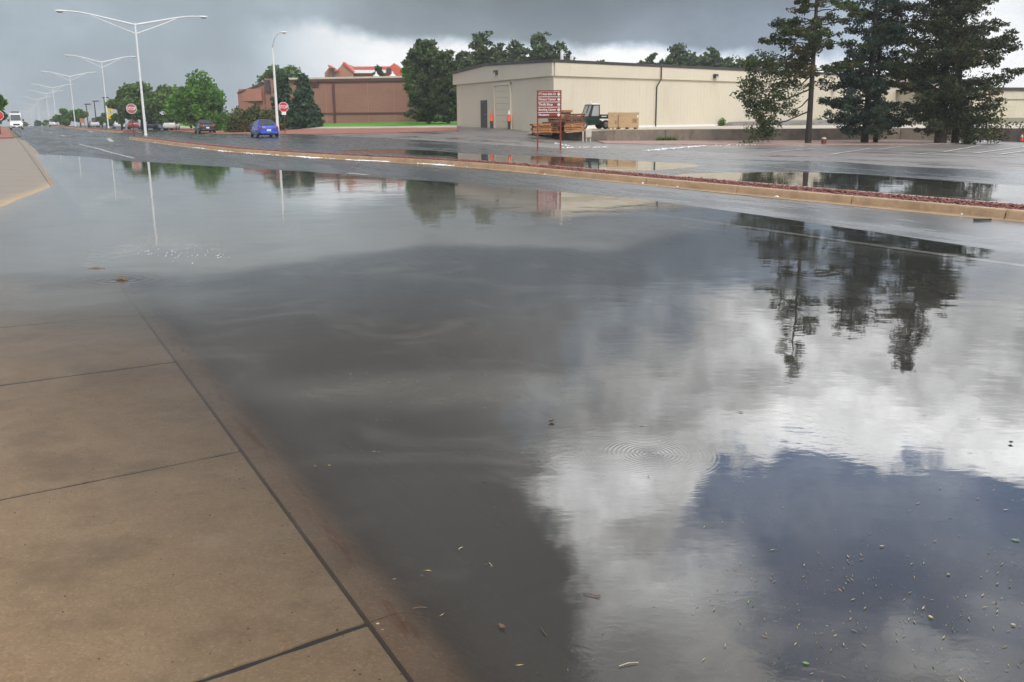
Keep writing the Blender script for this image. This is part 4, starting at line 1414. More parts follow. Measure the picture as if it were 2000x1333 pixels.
# green utility truck with a white roof on the dock
p = at_y(1154, 257, 65.5)
ut = empty('utility_truck', (p.x, p.y, .735), math.pi + .36, 'dark green utility truck with cab, white roof and open cargo bed', 'utility truck')
sc_ = .84
ut.scale = (sc_,) * 3
gp = MAT['green_paint']
rings = []
for x, z0, z1, w in [(.22, .32, .98, .66), (.8, .32, .98, .66), (1.15, .36, .92, .62), (1.42, .42, .75, .55)]:
    rings.append([(x, -w, z0), (x, -w, z1 - .05), (x, -w * .9, z1), (x, w * .9, z1), (x, w, z1 - .05), (x, w, z0)])
MB().loft(rings).build('hood', gp, ut, True)
MB().box((-.2, 0, .42), (2.4, 1.1, .16)).build('chassis', MAT['black'], ut)
for sg_ in (-1, 1):
    MB().box((-.02, sg_ * .66, .74), (.86, .07, .62)).build('door', gp, ut, bevel=.03)
    fr2 = MB()
    for a, b in [((.55, .98), (.22, 1.9)), ((-.42, .4), (-.42, 1.9)), ((.22, 1.9), (-.42, 1.9)), ((.42, 1.02), (-.42, 1.02)), ((.34, 1.02), (.14, 1.88))]:
        fr2.bar((a[0], sg_ * .66, a[1]), (b[0], sg_ * .66, b[1]), .07, .07)
    fr2.build('cab_frame', MAT['dark_trim'], ut)
    MB().raw([(-.38, sg_ * .655, 1.05), (.30, sg_ * .655, 1.05), (.12, sg_ * .655, 1.85), (-.38, sg_ * .655, 1.85), (-.38, sg_ * .645, 1.05), (.30, sg_ * .645, 1.05), (.12, sg_ * .645, 1.85), (-.38, sg_ * .645, 1.85)],
             [(0, 1, 2, 3), (7, 6, 5, 4), (0, 4, 5, 1), (1, 5, 6, 2), (2, 6, 7, 3), (3, 7, 4, 0)]).build('side_window', MAT['pane_clear'], ut)
    for x, r_ in ((.95, .34), (-1.05, .36)):
        wheel(ut, x, sg_ * .6, r_, .26, sg_)
fr2 = MB()
for a, b in [((.22, -.66, 1.9), (.22, .66, 1.9)), ((.55, -.66, 1.0), (.55, .66, 1.0)), ((-.42, -.66, 1.9), (-.42, .66, 1.9)), ((.24, 0.1, 1.9), (.45, .1, 1.3))]:
    fr2.bar(a, b, .07, .07)
fr2.build('windscreen_frame', MAT['dark_trim'], ut)
MB().raw([(.54, -.62, 1.03), (.54, .62, 1.03), (.24, .62, 1.87), (.24, -.62, 1.87), (.53, -.62, 1.03), (.53, .62, 1.03), (.23, .62, 1.87), (.23, -.62, 1.87)],
         [(0, 1, 2, 3), (7, 6, 5, 4), (0, 4, 5, 1), (1, 5, 6, 2), (2, 6, 7, 3), (3, 7, 4, 0)]).build('windscreen', MAT['pane_clear'], ut)
MB().box((-.44, 0, 1.0), (.05, 1.3, .5)).build('cab_back', gp, ut)
MB().box((-.1, 0, 1.98), (.74, 1.36, .12)).build('roof', MAT['sign_white'], ut, bevel=.04)
MB().lathe([(.06, 0), (.07, .05), (.05, .16), (.02, .18)], 10, Matrix.Translation((.1, .1, 2.04))).build('beacon', MAT['white_metal'], ut)
bed = MB()
bed.box((-1.15, 0, .86), (1.3, 1.3, .06))
for sg_ in (-1, 1):
    bed.box((-1.15, sg_ * .64, 1.02), (1.3, .04, .3))
bed.box((-.52, 0, 1.02), (.04, 1.3, .3)).box((-1.79, 0, 1.02), (.04, 1.3, .3))
bed.build('cargo_bed', gp, ut)
for sg_ in (-1, 1):
    MB().box((-.85, sg_ * .665, 1.02), (.45, .012, .07)).build('badge', MAT['plate'], ut)
MB().box((.1, 0, .8), (.5, 1.1, .4)).build('seat', MAT['black'], ut, bevel=.05)

# ------------------------------------------------------------------ bollards with cones, pedestal, hydrant
for (px, yb, lab, lab2) in [(960, 256.5, 'dark bollard between the dark door and the roller door', 'orange traffic cone set upside on the bollard by the dark door'),
                            (994.5, 257.5, 'dark bollard right of the roller door', 'orange traffic cone with white top on the bollard right of the roller door')]:
    a = wall_at(px, CC, dg, ng, 0)
    q = CC + dg * a + ng * 1.6
    q = at_y(px, yb, q.y)
    z = gzf(q.x, q.y)
    MBo = MB().lathe([(.11, 0), (.11, .68), (.09, .74), (.03, .76)], 14).build('bollard', MAT['dark_trim'], None, True, loc=(q.x, q.y, z - .02))
    tag(MBo, lab, 'bollard', 'dark bollards by the warehouse doors')
    cn = empty('traffic_cone', (q.x, q.y, z + .56), 0, lab2.replace(' set upside', ''), 'traffic cone', 'orange traffic cones')
    MB().lathe([(.18, 0), (.165, .04), (.13, .1), (.11, .4), (.03, .82), (.02, .83)], 16).build('cone', MAT['cone'], cn, True)
    if px > 980:
        MB().lathe([(.098, .5), (.075, .66), (.05, .82), (.02, .85)], 16).build('white_band', MAT['cone_white'], cn, True)
q = on_ground(1996, 277)
cn = empty('traffic_cone', (q.x, q.y, q.z), 0, 'orange traffic cone at the right end of the parking lot', 'traffic cone', 'orange traffic cones')
MB().lathe([(.14, .03), (.12, .1), (.03, .7), (.02, .71)], 16).build('cone', MAT['cone'], cn, True)
MB().lathe([(.112, .25), (.085, .4)], 16).build('white_band', MAT['cone_white'], cn, True)
MB().box((0, 0, .02), (.4, .4, .05)).build('base', MAT['black'], cn)

q = on_ground(1149, 277)
pd = empty('utility_pedestal', (q.x, q.y, q.z), 0, 'beige utility pedestal standing before the dock wall', 'utility box')
MB().box((0, 0, .5), (.36, .3, .48)).build('cabinet', MAT['pale'], pd, bevel=.02)
MB().box((-.13, 0, .12), (.06, .1, .3)).box((.13, 0, .12), (.06, .1, .3)).build('leg', MAT['pale'], pd)
MB().box((0, -.156, .5), (.3, .01, .4)).build('cover', MAT['pale'], pd)
q = on_ground(1138.5, 277)
pp = MB().tube([(0, 0, -.1), (0, 0, .6), (.0, 0, .66)], [.045, .045, .02], 10).build('marker_post', MAT['pale'], None, True, loc=(q.x, q.y, q.z))
tag(pp, 'pale round marker post left of the utility pedestal', 'post')
q = on_ground(1608.5, 283)
hy = empty('stub_post', (q.x, q.y, q.z - .02), 0, 'short dark red post with pale cap beside the slender pine', 'post')
MB().lathe([(.13, 0), (.13, .3), (.12, .33)], 14).build('body', MAT['brown_hyd'], hy, True)
MB().lathe([(.135, .32), (.13, .38), (.03, .42)], 14).build('cap', MAT['pale'], hy, True)

# ------------------------------------------------------------------ brick building and the red roofed one behind
YB = 126.0
bl = at_y(535, 240, YB); br = at_y(905, 240, YB - 6)
bb = empty('brick_building', (bl.x, bl.y, 0), math.atan2(br.y - bl.y, br.x - bl.x), 'long brown brick building with flat white coping behind the lawn', 'building')
Lb = (br - bl).length
zt = px_h(700, 153.5, YB - 3)
MB().box((Lb / 2, 8, zt / 2), (Lb, 16, zt)).build('wall', MAT['brick'], bb)
MB().box((Lb / 2 + 1.2, 8, zt + .1), (Lb - 2.2, 16.5, .22)).build('coping', MAT['pale'], bb)
MB().box((Lb / 2 + 1.2, -.12, zt - .2), (Lb - 2.4, .24, .38)).build('soffit', MAT['rust_post'], bb)
zb_ = px_h(700, 222, YB - 3)
MB().box((Lb / 2, -.04, zb_), (Lb, .08, .25)).build('belt_course', MAT['rust_post'], bb)


def bx(px):
    return min(((abs((1000 + F_PX * (CAM_ROT.to_3x3().transposed() @ (bl.lerp(br, k / 900) + Vector((0, 0, 2)))).x / -(CAM_ROT.to_3x3().transposed() @ (bl.lerp(br, k / 900) + Vector((0, 0, 2)))).z) - px), Lb * k / 900) for k in range(901)))[1]


MB().box((bx(652), -.1, zt / 2 + .2), (.3, .14, zt - .8)).build('downspout', MAT['rust_post'], bb)
for px in (636, 718, 770):
    MB().box((bx(px), -.02, zt / 2), (.08, .05, zt - .5)).build('control_joint', MAT['palebrick'], bb)
fr3 = MB().box((bx(606), -.05, px_h(606, 163, YB)), (2.6, .1, 1.2)).build('louvre', MAT['rust_post'], bb)
for k in range(5):
    MB().box((bx(606), -.13, px_h(606, 163, YB) - .44 + k * .22), (2.4, .06, .1)).build('louvre_blade', MAT['rust_post'], fr3)
MB().tube([(bx(628), 4, zt), (bx(628), 4, zt + 1.5)], .17, 8).lathe([(.3, 0), (.3, .15)], 8, Matrix.Translation((bx(628), 4, zt + 1.4))).build('vent_pipe', MAT['grey_roof'], bb)
for px in (714, 747):
    MB().lathe([(.5, 0), (.4, .3), (.12, .5), (.1, .8)], 10, Matrix.Translation((bx(px), 4, zt + .2))).build('roof_vent', MAT['white_metal'], bb)
# left wing with sloping top and the block between
YL = 131
pts2 = [(464, 183), (480, 177.5), (497, 171.5), (516, 163)]
wing = MB()
q = [at_y(x, y, YL) for x, y in pts2]
M_ = Matrix.Rotation(-bb.rotation_euler.z, 4, 'Z') @ Matrix.Translation((-bl.x, -bl.y, 0))
for a, b in zip(q[:-1], q[1:]):
    vs = [(a.x, a.y, 0), (b.x, b.y, 0), (b.x, b.y, b.z), (a.x, a.y, a.z), (a.x, a.y + 12, 0), (b.x, b.y + 12, 0), (b.x, b.y + 12, b.z), (a.x, a.y + 12, a.z)]
    wing.raw(vs, [(0, 1, 2, 3), (7, 6, 5, 4), (0, 4, 5, 1), (1, 5, 6, 2), (2, 6, 7, 3), (3, 7, 4, 0)], M_)
wing.build('wing_wall', MAT['brick'], bb)
cap = MB()
for a, b in zip(q[:-1], q[1:]):
    cap.bar(M_ @ (a + Vector((0, .1, .08))), M_ @ (b + Vector((0, .1, .08))), .5, .22)
cap.build('wing_coping', MAT['rust_post'], bb)
a, b = at_y(516, 154, YL - 1), at_y(542, 152, YL - 1)
MB().raw([], []).prism([(a.x, a.y, 0), (b.x, b.y, 0), (b.x, b.y + 10, 0), (a.x, a.y + 10, 0)], 0, a.z, M_).build('corner_block', MAT['brick'], bb)
a = M_ @ at_y(523, 169, YL - 1.15)
MB().box(tuple(a), (.7, .2, 1.6)).build('window', MAT['dark_door'], bb)
a = M_ @ at_y(489, 186, YL - .2)
MB().box(tuple(a), (3.4, .16, 1.6)).build('recessed_panel', MAT['palebrick'], bb)

YR = 175.0
ra = at_y(641, 160, YR); rbb = at_y(800, 160, YR)
rr = empty('gabled_building', (ra.x, ra.y, 0), 0, 'building with bright red gabled roof rising behind the brick one', 'building')
k_ = (rbb.x - ra.x) / (800 - 641)
ZX = lambda px: (px - 641) * k_
HZ = lambda py: px_h(720, py, YR)


def gable(mb, x0, xp, x1, zl, zp, zr, y, th):
    vs = [(x0, y, 0), (x1, y, 0), (x1, y, zr), (xp, y, zp), (x0, y, zl)]
    vs += [(x, yy + th, z) for x, yy, z in vs]
    return mb.raw(vs, [(0, 1, 2, 3, 4), (9, 8, 7, 6, 5), (0, 5, 6, 1), (1, 6, 7, 2), (2, 7, 8, 3), (3, 8, 9, 4), (4, 9, 5, 0)])


gable(MB(), ZX(641), ZX(652), ZX(665), HZ(144), HZ(131), HZ(141), -3, 3).build('gable_wall', MAT['palebrick'], rr)
gable(MB(), ZX(664), ZX(676), ZX(694), HZ(138), HZ(124), HZ(141), -2, 10).build('gable_wall', MAT['palebrick'], rr)
MB().bar((ZX(652), -3, HZ(130.5)), (ZX(666), -3, HZ(141)), 3.4, .3).build('verge_board', MAT['redroof'], rr)
MB().bar((ZX(676), -1, HZ(123.5)), (ZX(695), -1, HZ(141.5)), 2.6, .35).build('verge_board', MAT['redroof'], rr)
MB().bar((ZX(664), 0, HZ(136)), (ZX(688), 0, HZ(150)), 3, .3).build('lower_roof', MAT['grey_roof'], rr)
zA, zB_ = HZ(128), HZ(139)
MB().raw([(ZX(683), 5, zA), (ZX(776), 5, zA), (ZX(776), -1.2, zB_), (ZX(693), -1.2, zB_), (ZX(683), 12, zB_ - 1), (ZX(776), 12, zB_ - 1)], [(0, 1, 2, 3), (0, 4, 5, 1)]).build('roof', MAT['redroof'], rr)
rp = MB()
for k in range(26):
    f = k / 25
    x = ZX(684 + 91 * f)
    rp.bar((x, 4.9, zA + .06), (x + (ZX(692) - ZX(683)) * (1 - f), -1.1, zB_ + .06), .12, .12)
o = rp.build('roof_seam', MAT['redroof'], rr); o['kind'] = 'stuff'
MB().box((ZX(730), -1.3, HZ(141)), (ZX(768) - ZX(692), .5, HZ(137) - HZ(143))).build('hail_band', MAT['hail'], rr)
MB().box((ZX(742), 3, HZ(160)), (ZX(790) - ZX(693), 7, 2 * (HZ(143) - HZ(160)))).build('wall', MAT['redroof'], rr)
gable(MB(), ZX(758), ZX(774), ZX(788), HZ(139), HZ(125.5), HZ(137), -2.6, 6).build('cross_gable', MAT['redroof'], rr)
MB().box((ZX(764.5), -3.2, HZ(140)), (ZX(768) - ZX(761), .8, HZ(135) - HZ(144.5))).build('chimney', MAT['grey_roof'], rr)


# ------------------------------------------------------------------ trees
def leaf_quads(pos, size, up_bias=0.0, elong=1.7):
    n_ = len(pos)
    a = RNG.normal(size=(n_, 3)); a[:, 2] *= (1 - up_bias); a /= np.linalg.norm(a, axis=1, keepdims=True)
    b = RNG.normal(size=(n_, 3)); b -= a * (a * b).sum(1, keepdims=True); b /= np.linalg.norm(b, axis=1, keepdims=True)
    s_ = size * (.6 + .8 * RNG.random((n_, 1)))
    a = a * s_ * .5 * elong; b = b * s_ * .5
    v = np.stack([pos - a, pos + b * .9 - a * .1, pos + a, pos - b * .9 + a * .1], 1).reshape(-1, 3)
    return v, np.arange(4 * n_).reshape(-1, 4)


def sphere_pts(n_):
    d = RNG.normal(size=(n_, 3)); d /= np.linalg.norm(d, axis=1, keepdims=True)
    return d * RNG.random((n_, 1)) ** .45


def conifer(name, base, H, rad_fn, crown0, nbr, leaf, per, mat, trunk_r, label, cat='tree', group=None, droop=.15, lean=(0, 0), gap=.2, clump=.35, start=.25, fork=None, az_bias=None, extra=None, rise=0.0, jag=.4):
    root = empty(name, base, 0, label, cat, group)
    tk = MB()
    hs = np.linspace(-.2, H * .98, 9)
    ax = lambda z: Vector((lean[0] * (z / H) ** 1.5, lean[1] * (z / H) ** 1.5, z))
    tk.tube([ax(max(z, 0)) + Vector((0, 0, min(z, 0))) for z in hs], [max(trunk_r * (1 - z / H) ** .8, .015) if z > 0 else trunk_r * 1.15 for z in hs], 9)
    if fork:
        for (dx, hh) in fork:
            tk.tube([(dx, .15, -.2), (dx * .9, .1, hh * .4), (dx * .6, 0, hh)], [trunk_r * .75, trunk_r * .6, trunk_r * .3], 8)
    P = []
    for i in range(nbr):
        f = (i + random.random()) / nbr
        z = crown0 + (H - crown0) * f
        if random.random() < gap:
            continue
        L = rad_fn(z / H) * random.uniform(1 - jag, 1.12)
        if L < .12: continue
        a = random.uniform(0, 6.283)
        if az_bias is not None and random.random() < .5:
            a = random.gauss(az_bias, .7)
        dr_ = droop * random.uniform(.5, 1.5) - rise * f
        o = ax(z)
        nst = max(2, int(L / (clump * .8)))
        br_pts = [o]
        for k in range(1, nst + 1):
            q = k / nst
            br_pts.append(o + Vector((math.cos(a) * L * q, math.sin(a) * L * q, -dr_ * L * q + .18 * L * q * q * (1 if dr_ > 0 else -.2))) + Vector((random.gauss(0, .06), random.gauss(0, .06), random.gauss(0, .05))))
        if L > .8:
            tk.tube(br_pts, [max(.014 * L * (1 - .8 * k / nst), .008) * (1 + trunk_r) for k in range(nst + 1)], 5, False)
        for k in range(1, nst + 1):
            q = k / nst
            if q < start: continue
            for _ in range(2 if L > 1.2 else 1):
                w = clump * (1.15 - .5 * q) * random.uniform(.6, 1.3)
                c = br_pts[k] + Vector((random.gauss(0, w * .5), random.gauss(0, w * .5), random.gauss(0, w * .25)))
                n_ = max(6, int(per * random.uniform(.5, 1.4)))
                P.append(np.array(c)[None] + sphere_pts(n_) * np.array([w, w, w * .55]))
    if extra:
        for (c, w, n_) in extra:
            for _ in range(n_):
                cc = np.array(c) + RNG.normal(size=3) * np.array(w) * .5
                P.append(cc[None] + sphere_pts(per) * np.array([clump, clump, clump * .6]))
            tip = Vector(c)
            tk.tube([ax(min(tip.z + .8, H)), (Vector(ax(min(tip.z + .5, H))) + tip) / 2, tip], [.05, .035, .015], 5, False)
    tipz = np.array(ax(H))[None] + sphere_pts(per) * np.array([.12, .12, .45])
    P.append(tipz)
    tk.build('trunk', MAT['bark'], root, True)
    v, f = leaf_quads(np.concatenate(P), leaf, .2)
    o = np_mesh('crown', v, f, mat, root)
    return root


def broadleaf(name, base, H, crown_h, rx, leaf, nblob, per, mat, trunk_r, label, cat='tree', group=None, top=.55):
    root = empty(name, base, 0, label, cat, group)
    tk = MB()
    zc = H - crown_h / 2
    tk.tube([(0, 0, -.3), (0, 0, max(H - crown_h, .3) * .8 + .2), (.05, 0, zc)], [trunk_r * 1.2, trunk_r, trunk_r * .5], 8)
    P = []
    for k in range(nblob):
        d = RNG.normal(size=3); d /= np.linalg.norm(d)
        r = random.uniform(.45, .85)
        hz = d[2]
        wid = 1.0 if hz < .2 else (1 - .25 * hz)
        c = np.array([d[0] * rx * r * wid, d[1] * rx * r * wid, zc + d[2] * crown_h * .5 * r])
        w = rx * random.uniform(.24, .42)
        if random.random() < .6:
            tk.tube([(0, 0, max(zc - crown_h * .4, .3)), tuple(c * np.array([.5, .5, 1]) - np.array([0, 0, w * .4])), tuple(c)], [trunk_r * .5, trunk_r * .28, .02], 5, False)
        q = sphere_pts(per)
        r_ = np.linalg.norm(q, axis=1, keepdims=True)
        q = q / np.maximum(r_, 1e-6) * (.55 + .45 * r_)
        q *= (1 + .25 * np.sin(q[:, :1] * 9 + k) * np.sin(q[:, 1:2] * 8 + 2 * k))
        P.append(c[None] + q * np.array([w, w, w * .8]))
    tk.build('trunk', MAT['bark'], root, True)
    pos = np.concatenate(P)
    pos = pos[pos[:, 2] > .15]
    v, f = leaf_quads(pos, leaf, .3, 1.3)
    np_mesh('crown', v, f, mat, root)
    return root


def bush(name, base, rx, ry, H, leaf, cnt, mat, label, cat='shrub'):
    root = empty(name, base, 0, label, cat)
    stem = MB()
    for k in range(9):
        a = random.uniform(0, 6.28)
        stem.tube([(random.uniform(-.3, .3) * rx, random.uniform(-.3, .3) * ry, -.1), (math.cos(a) * rx * .6, math.sin(a) * ry * .6, H * .7)], [.04, .012], 5, False)
    stem.build('stem', MAT['bark'], root)
    q = sphere_pts(cnt); q[:, 2] = np.abs(q[:, 2])
    bump = 1 + .12 * np.sin(q[:, :1] * 11 + 1) + .1 * np.sin(q[:, 1:2] * 9) + .1 * np.sin(q[:, :1] * 23)
    pos = q * bump * np.array([rx, ry, H * .95]) + np.array([0, 0, .05])
    v, f = leaf_quads(pos, leaf, .3, 1.3)
    np_mesh('foliage', v, f, mat, root)
    return root


def base_of(px, py):
    p = on_ground(px, py)
    return p


# three big conifers by the parking lot
p = on_ground(1578, 281)
conifer('pine_tree', p, 13.6, lambda h: 2.6 if .22 < h < .62 else (1.5 if h <= .22 else 2.7 * (1.02 - h) / .4 * .85), 3.6, 135, .09, 42, LEAF['pine'], .17,
        'slender open pine with bare lower trunk beside the short red post', 'tree', 'big conifers by the parking lot', .05, (-.1, 0), .2, .40, .45, jag=.72, rise=.25,
        extra=[((-2.7, -.3, 1.0), (.8, .9, 1.4), 46), ((-2.8, 0, 2.2), (1.1, 1.0, 1.2), 48), ((-2.4, 0, 3.4), (1.8, 1.0, 1.1), 46), ((-1.8, .2, 4.2), (1.6, 1.2, .9), 26), ((-3.4, .2, 4.4), (1.0, .8, .5), 12), ((-1.0, 0, 1.8), (.8, .8, .5), 7), ((-1.1, 0, 3.0), (.9, .9, .6), 10)])
p = on_ground(1688, 280)
conifer('spruce_tree', p, 11.0, lambda h: .9 + 2.2 * min(1, h / .12) * (1.05 - h), .55, 150, .09, 44, LEAF['spruce'], .2,
        'dark blue green spruce with two thin trunks between the pine and the widest conifer', 'tree', 'big conifers by the parking lot', .16, (.1, 0), .05, .42, .25, fork=[(.7, 5.5)])
p = on_ground(1836, 281)
conifer('fir_tree', p, 13.0, lambda h: 4.9 * (1.03 - h) if h > .22 else (2.9 if h > .12 else 2.2), .7, 215, .095, 42, LEAF['fir'], .3,
        'widest dark conifer with long ragged limbs, rightmost by the lot', 'tree', 'big conifers by the parking lot', .06, (-.9, 0), .05, .46, .25, jag=.55, fork=[(.9, 6.0), (1.6, 3.0)], rise=.1,
        extra=[((1.4, -.6, .8), (2.0, 1.2, .9), 60), ((1.0, -.4, 1.9), (1.4, 1.2, 1.0), 30)])

# conical spruces before the brick building
p = at_y(556, 238, 112); zt_ = px_h(554, 141, 112); p.z = gzf(p.x, p.y)
conifer('conical_spruce', p, zt_ - p.z, lambda h: 1.75 * (1.04 - h) ** .8, .2, 170, .26, 16, LEAF['cone_tree'], .16, 'conical dark spruce directly behind the stop sign, left of its twin', 'tree', 'conical spruces at the brick building', .2, (0, 0), 0, .42, .2)
p = at_y(596, 240, 108); zt_ = px_h(594, 150, 108); p.z = gzf(p.x, p.y)
conifer('conical_spruce', p, zt_ - p.z, lambda h: 2.0 * (1.04 - h) ** .8, .2, 180, .26, 16, LEAF['cone_tree'], .16, 'conical dark spruce right of the stop sign, with wider skirt', 'tree', 'conical spruces at the brick building', .2, (0, 0), 0, .42, .2)


def bl_px(px, yt, yb, hwpx, Y, mat, label, nblob=16, per=330, group=None, leaf=None, crown=.9, name='leafy_tree'):
    k = Y * math.cos(R(PITCH)) / F_PX
    p = at_y(px, yb, Y)
    zb_ = gzf(p.x, p.y)
    H = px_h(px, yt, Y) - zb_
    p.z = zb_
    return broadleaf(name, p, H, H * crown, hwpx * k, leaf or (.0026 * Y), nblob, per, LEAF[mat], max(.15, .03 * H), label, 'tree', group)


def cf_px(px, yt, yb, hwpx, Y, mat, label, nbr=70, per=14, group=None, pw=.8, name='conifer_tree', c0=.1, clump=None, gap=.06, wide=.3):
    k = Y * math.cos(R(PITCH)) / F_PX
    p = at_y(px, yb, Y)
    p.z = gzf(p.x, p.y)
    H = px_h(px, yt, Y) - p.z
    r = hwpx * k * (1.1 if wide < .45 else 1.75)
    return conifer(name, p, H, lambda h: r * min(1.0, (1.04 - h) / wide) ** pw, H * c0, nbr, .0026 * Y, per, LEAF[mat], .16, label, 'tree', group, .08, (0, 0), gap, clump or max(.4, r * .24), .2)


G1 = 'trees behind the road on the left'
bl_px(392, 148, 246, 58, 124, 'lush', 'large bright green leafy tree behind the charcoal sedan', 30, 420, G1)
bl_px(335, 160, 246, 42, 132, 'dull', 'duller leafy tree left of the large bright green tree', 22, 360, G1)
bl_px(278, 155, 246, 42, 138, 'dull', 'tall grey green leafy tree behind the nearest lamp pole', 22, 360, G1)
bl_px(238, 184, 246, 26, 142, 'dull', 'low grey green tree at the left end of the big group', 14, 300, G1)
bl_px(128, 216, 249, 17, 205, 'lush', 'round green tree, left one of the pair behind the third lamp', 12, 220, G1)
bl_px(158, 214, 249, 20, 205, 'lush', 'round green tree, right one of the pair behind the third lamp', 12, 220, G1)
bl_px(200, 217, 249, 10, 190, 'dull', 'small dark tree left of the second lamp pole', 8, 160, G1)
bl_px(222, 222, 249, 12, 175, 'lush', 'small green tree right of the second lamp pole', 8, 160, G1)
bl_px(183, 231, 249, 9, 200, 'dull', 'low dark shrubby tree under the dark light poles', 6, 120, G1)
bl_px(94, 238, 250, 10, 290, 'dull', 'small far tree beside the fifth lamp', 6, 100, G1)
bl_px(104, 234, 250, 5, 300, 'dull', 'thin far tree just behind the pale parked car', 5, 80, G1)
cf_px(75, 239, 251, 4, 300, 'far_pine', 'tiny dark conifer beyond the sixth lamp', 16, 8, G1)
bl_px(48, 241, 251, 9, 300, 'dull', 'tiny dark tree right behind the white van', 5, 80, G1)
bl_px(-4, 172, 262, 27, 96, 'lush', 'leafy green tree on the gravel corner behind the red octagonal sign', 20, 420, None)
bl_px(548, 121, 200, 50, 150, 'dull', 'leafy tree rising behind the roof of the brick wing', 18, 300, G1)
p = at_y(498, 251, 104); p.z = gzf(p.x, p.y)
bush('hedge', p, 3.15, 2.2, 2.6, .2, 15000, LEAF['hedge'], 'wide brownish rounded hedge behind the blue sedan', 'hedge')
p = at_y(440, 247, 116); p.z = gzf(p.x, p.y)
bush('shrub', p, 1.9, 1.5, 2.3, .22, 3500, LEAF['lush'], 'green shrub at the left end of the brownish hedge', 'shrub')

G2 = 'trees beside and behind the warehouse'
bl_px(838, 70, 236, 54, 112, 'lush', 'tall bright green tree showing above the dark pines', 26, 420, G2)
bl_px(878, 86, 236, 34, 116, 'lush', 'bright green tree between the dark pines and the warehouse roof', 18, 340, G2)
bl_px(914, 92, 236, 26, 122, 'lush', 'green leafy tree directly above the left end of the warehouse', 12, 300, G2)
cf_px(838, 82, 240, 36, 98, 'far_pine', 'broad dark pine left of the warehouse, nearest the brick wall', 120, 22, G2, .55, 'dark_pine', .06)
cf_px(876, 104, 240, 26, 95, 'far_pine', 'dark pine squeezed against the left end of the warehouse', 110, 22, G2, .5, 'dark_pine', .06)
cf_px(944, 72, 236, 26, 120, 'far_pine', 'pointed dark conifer above the low left roof of the warehouse', 90, 18, G2, .75, 'dark_pine', .1, None, .06, .5)
cf_px(905, 105, 236, 26, 112, 'far_pine', 'dark pine peeking over the left corner of the warehouse roof', 80, 18, G2, .6, 'dark_pine')
cf_px(975, 92, 236, 24, 130, 'far_pine', 'dull pine behind the roof right of the pointed conifer', 70, 18, G2, .75, 'dark_pine', .1, None, .06, .5)
cf_px(1008, 86, 236, 27, 132, 'far_pine', 'rounded dull pine behind the middle of the gable roof', 80, 18, G2, .75, 'dark_pine', .1, None, .06, .5)
cf_px(1052, 69, 236, 27, 128, 'far_pine', 'tall dull pine behind the corner of the warehouse roof', 90, 18, G2, .75, 'dark_pine', .1, None, .06, .5)
cf_px(1088, 87, 236, 25, 130, 'far_pine', 'dull pine just right of the warehouse corner', 80, 18, G2, .75, 'dark_pine', .1, None, .06, .5)
cf_px(742, 132, 240, 13, 150, 'far_pine', 'small dark conifer in front of the red roof', 50, 14, G2, .6, 'dark_pine')
for px, yt, hw_, lab in [(1176, 125, 22, 'low tree tops just above the roof right of the corner'), (1248, 124, 11, 'small rounded pine above the roof, leftmost of the roofline pines'), (1268, 109, 15, 'thin pine second along the warehouse roofline'),
                         (1321, 91, 24, 'tallest pine above the warehouse roof'), (1351, 109, 11, 'narrow pine between the two tallest roofline pines'), (1384, 98, 21, 'second tallest pine above the warehouse roof'),
                         (1417, 118, 13, 'rounded pine above the roof right of the wall lamp'), (1440, 121, 13, 'rounded pine beside the pale gap left of the slender pine'), (1461, 113, 16, 'roofline pine partly behind the slender pine'), (1496, 118, 16, 'roofline pine hidden behind the slender pine limbs'), (1290, 121, 12, 'low pine between the thin pine and the tallest roofline pine'), (1338, 118, 10, 'low pine tucked right against the tallest roofline pine'), (1366, 117, 10, 'low pine left of the second tallest roofline pine'), (1402, 122, 10, 'low pine right of the second tallest roofline pine'), (1428, 126, 9, 'lowest pine of the roofline row, between two rounded pines')]:
    cf_px(px, yt, 236, hw_, 138 + random.uniform(-6, 6), 'far_pine', lab, 70, 16, 'pines along the warehouse roofline', .75, 'dark_pine', .3, None, .1, .5)

# weeds
for i, (px, py, hh, lab) in enumerate([(1406, 250, .7, 'small green weed growing at the foot of the warehouse wall'), (1596, 249, .6, 'small weed by the warehouse wall right of the slender pine')]):
    a = wall_at(px, CC, dl, nl, 0)
    q = CC + dl * a + nl * .3
    bush('weed', Vector((q.x, q.y, ZP)), .35, .3, hh, .12, 160, LEAF['lush'], lab, 'weed')
for px, lab in [(1300, 'tuft of green grass at the foot of the dock wall near the pedestal'), (1222, 'short grass tuft below the cardboard cartons')]:
    q = on_ground(px, 276)
    bush('grass_tuft', q, .8, .25, .22, .09, 260, LEAF['lush'], lab, 'grass')

# ------------------------------------------------------------------ floating leaves and twigs
cnt = 0
V, Fq = [], []


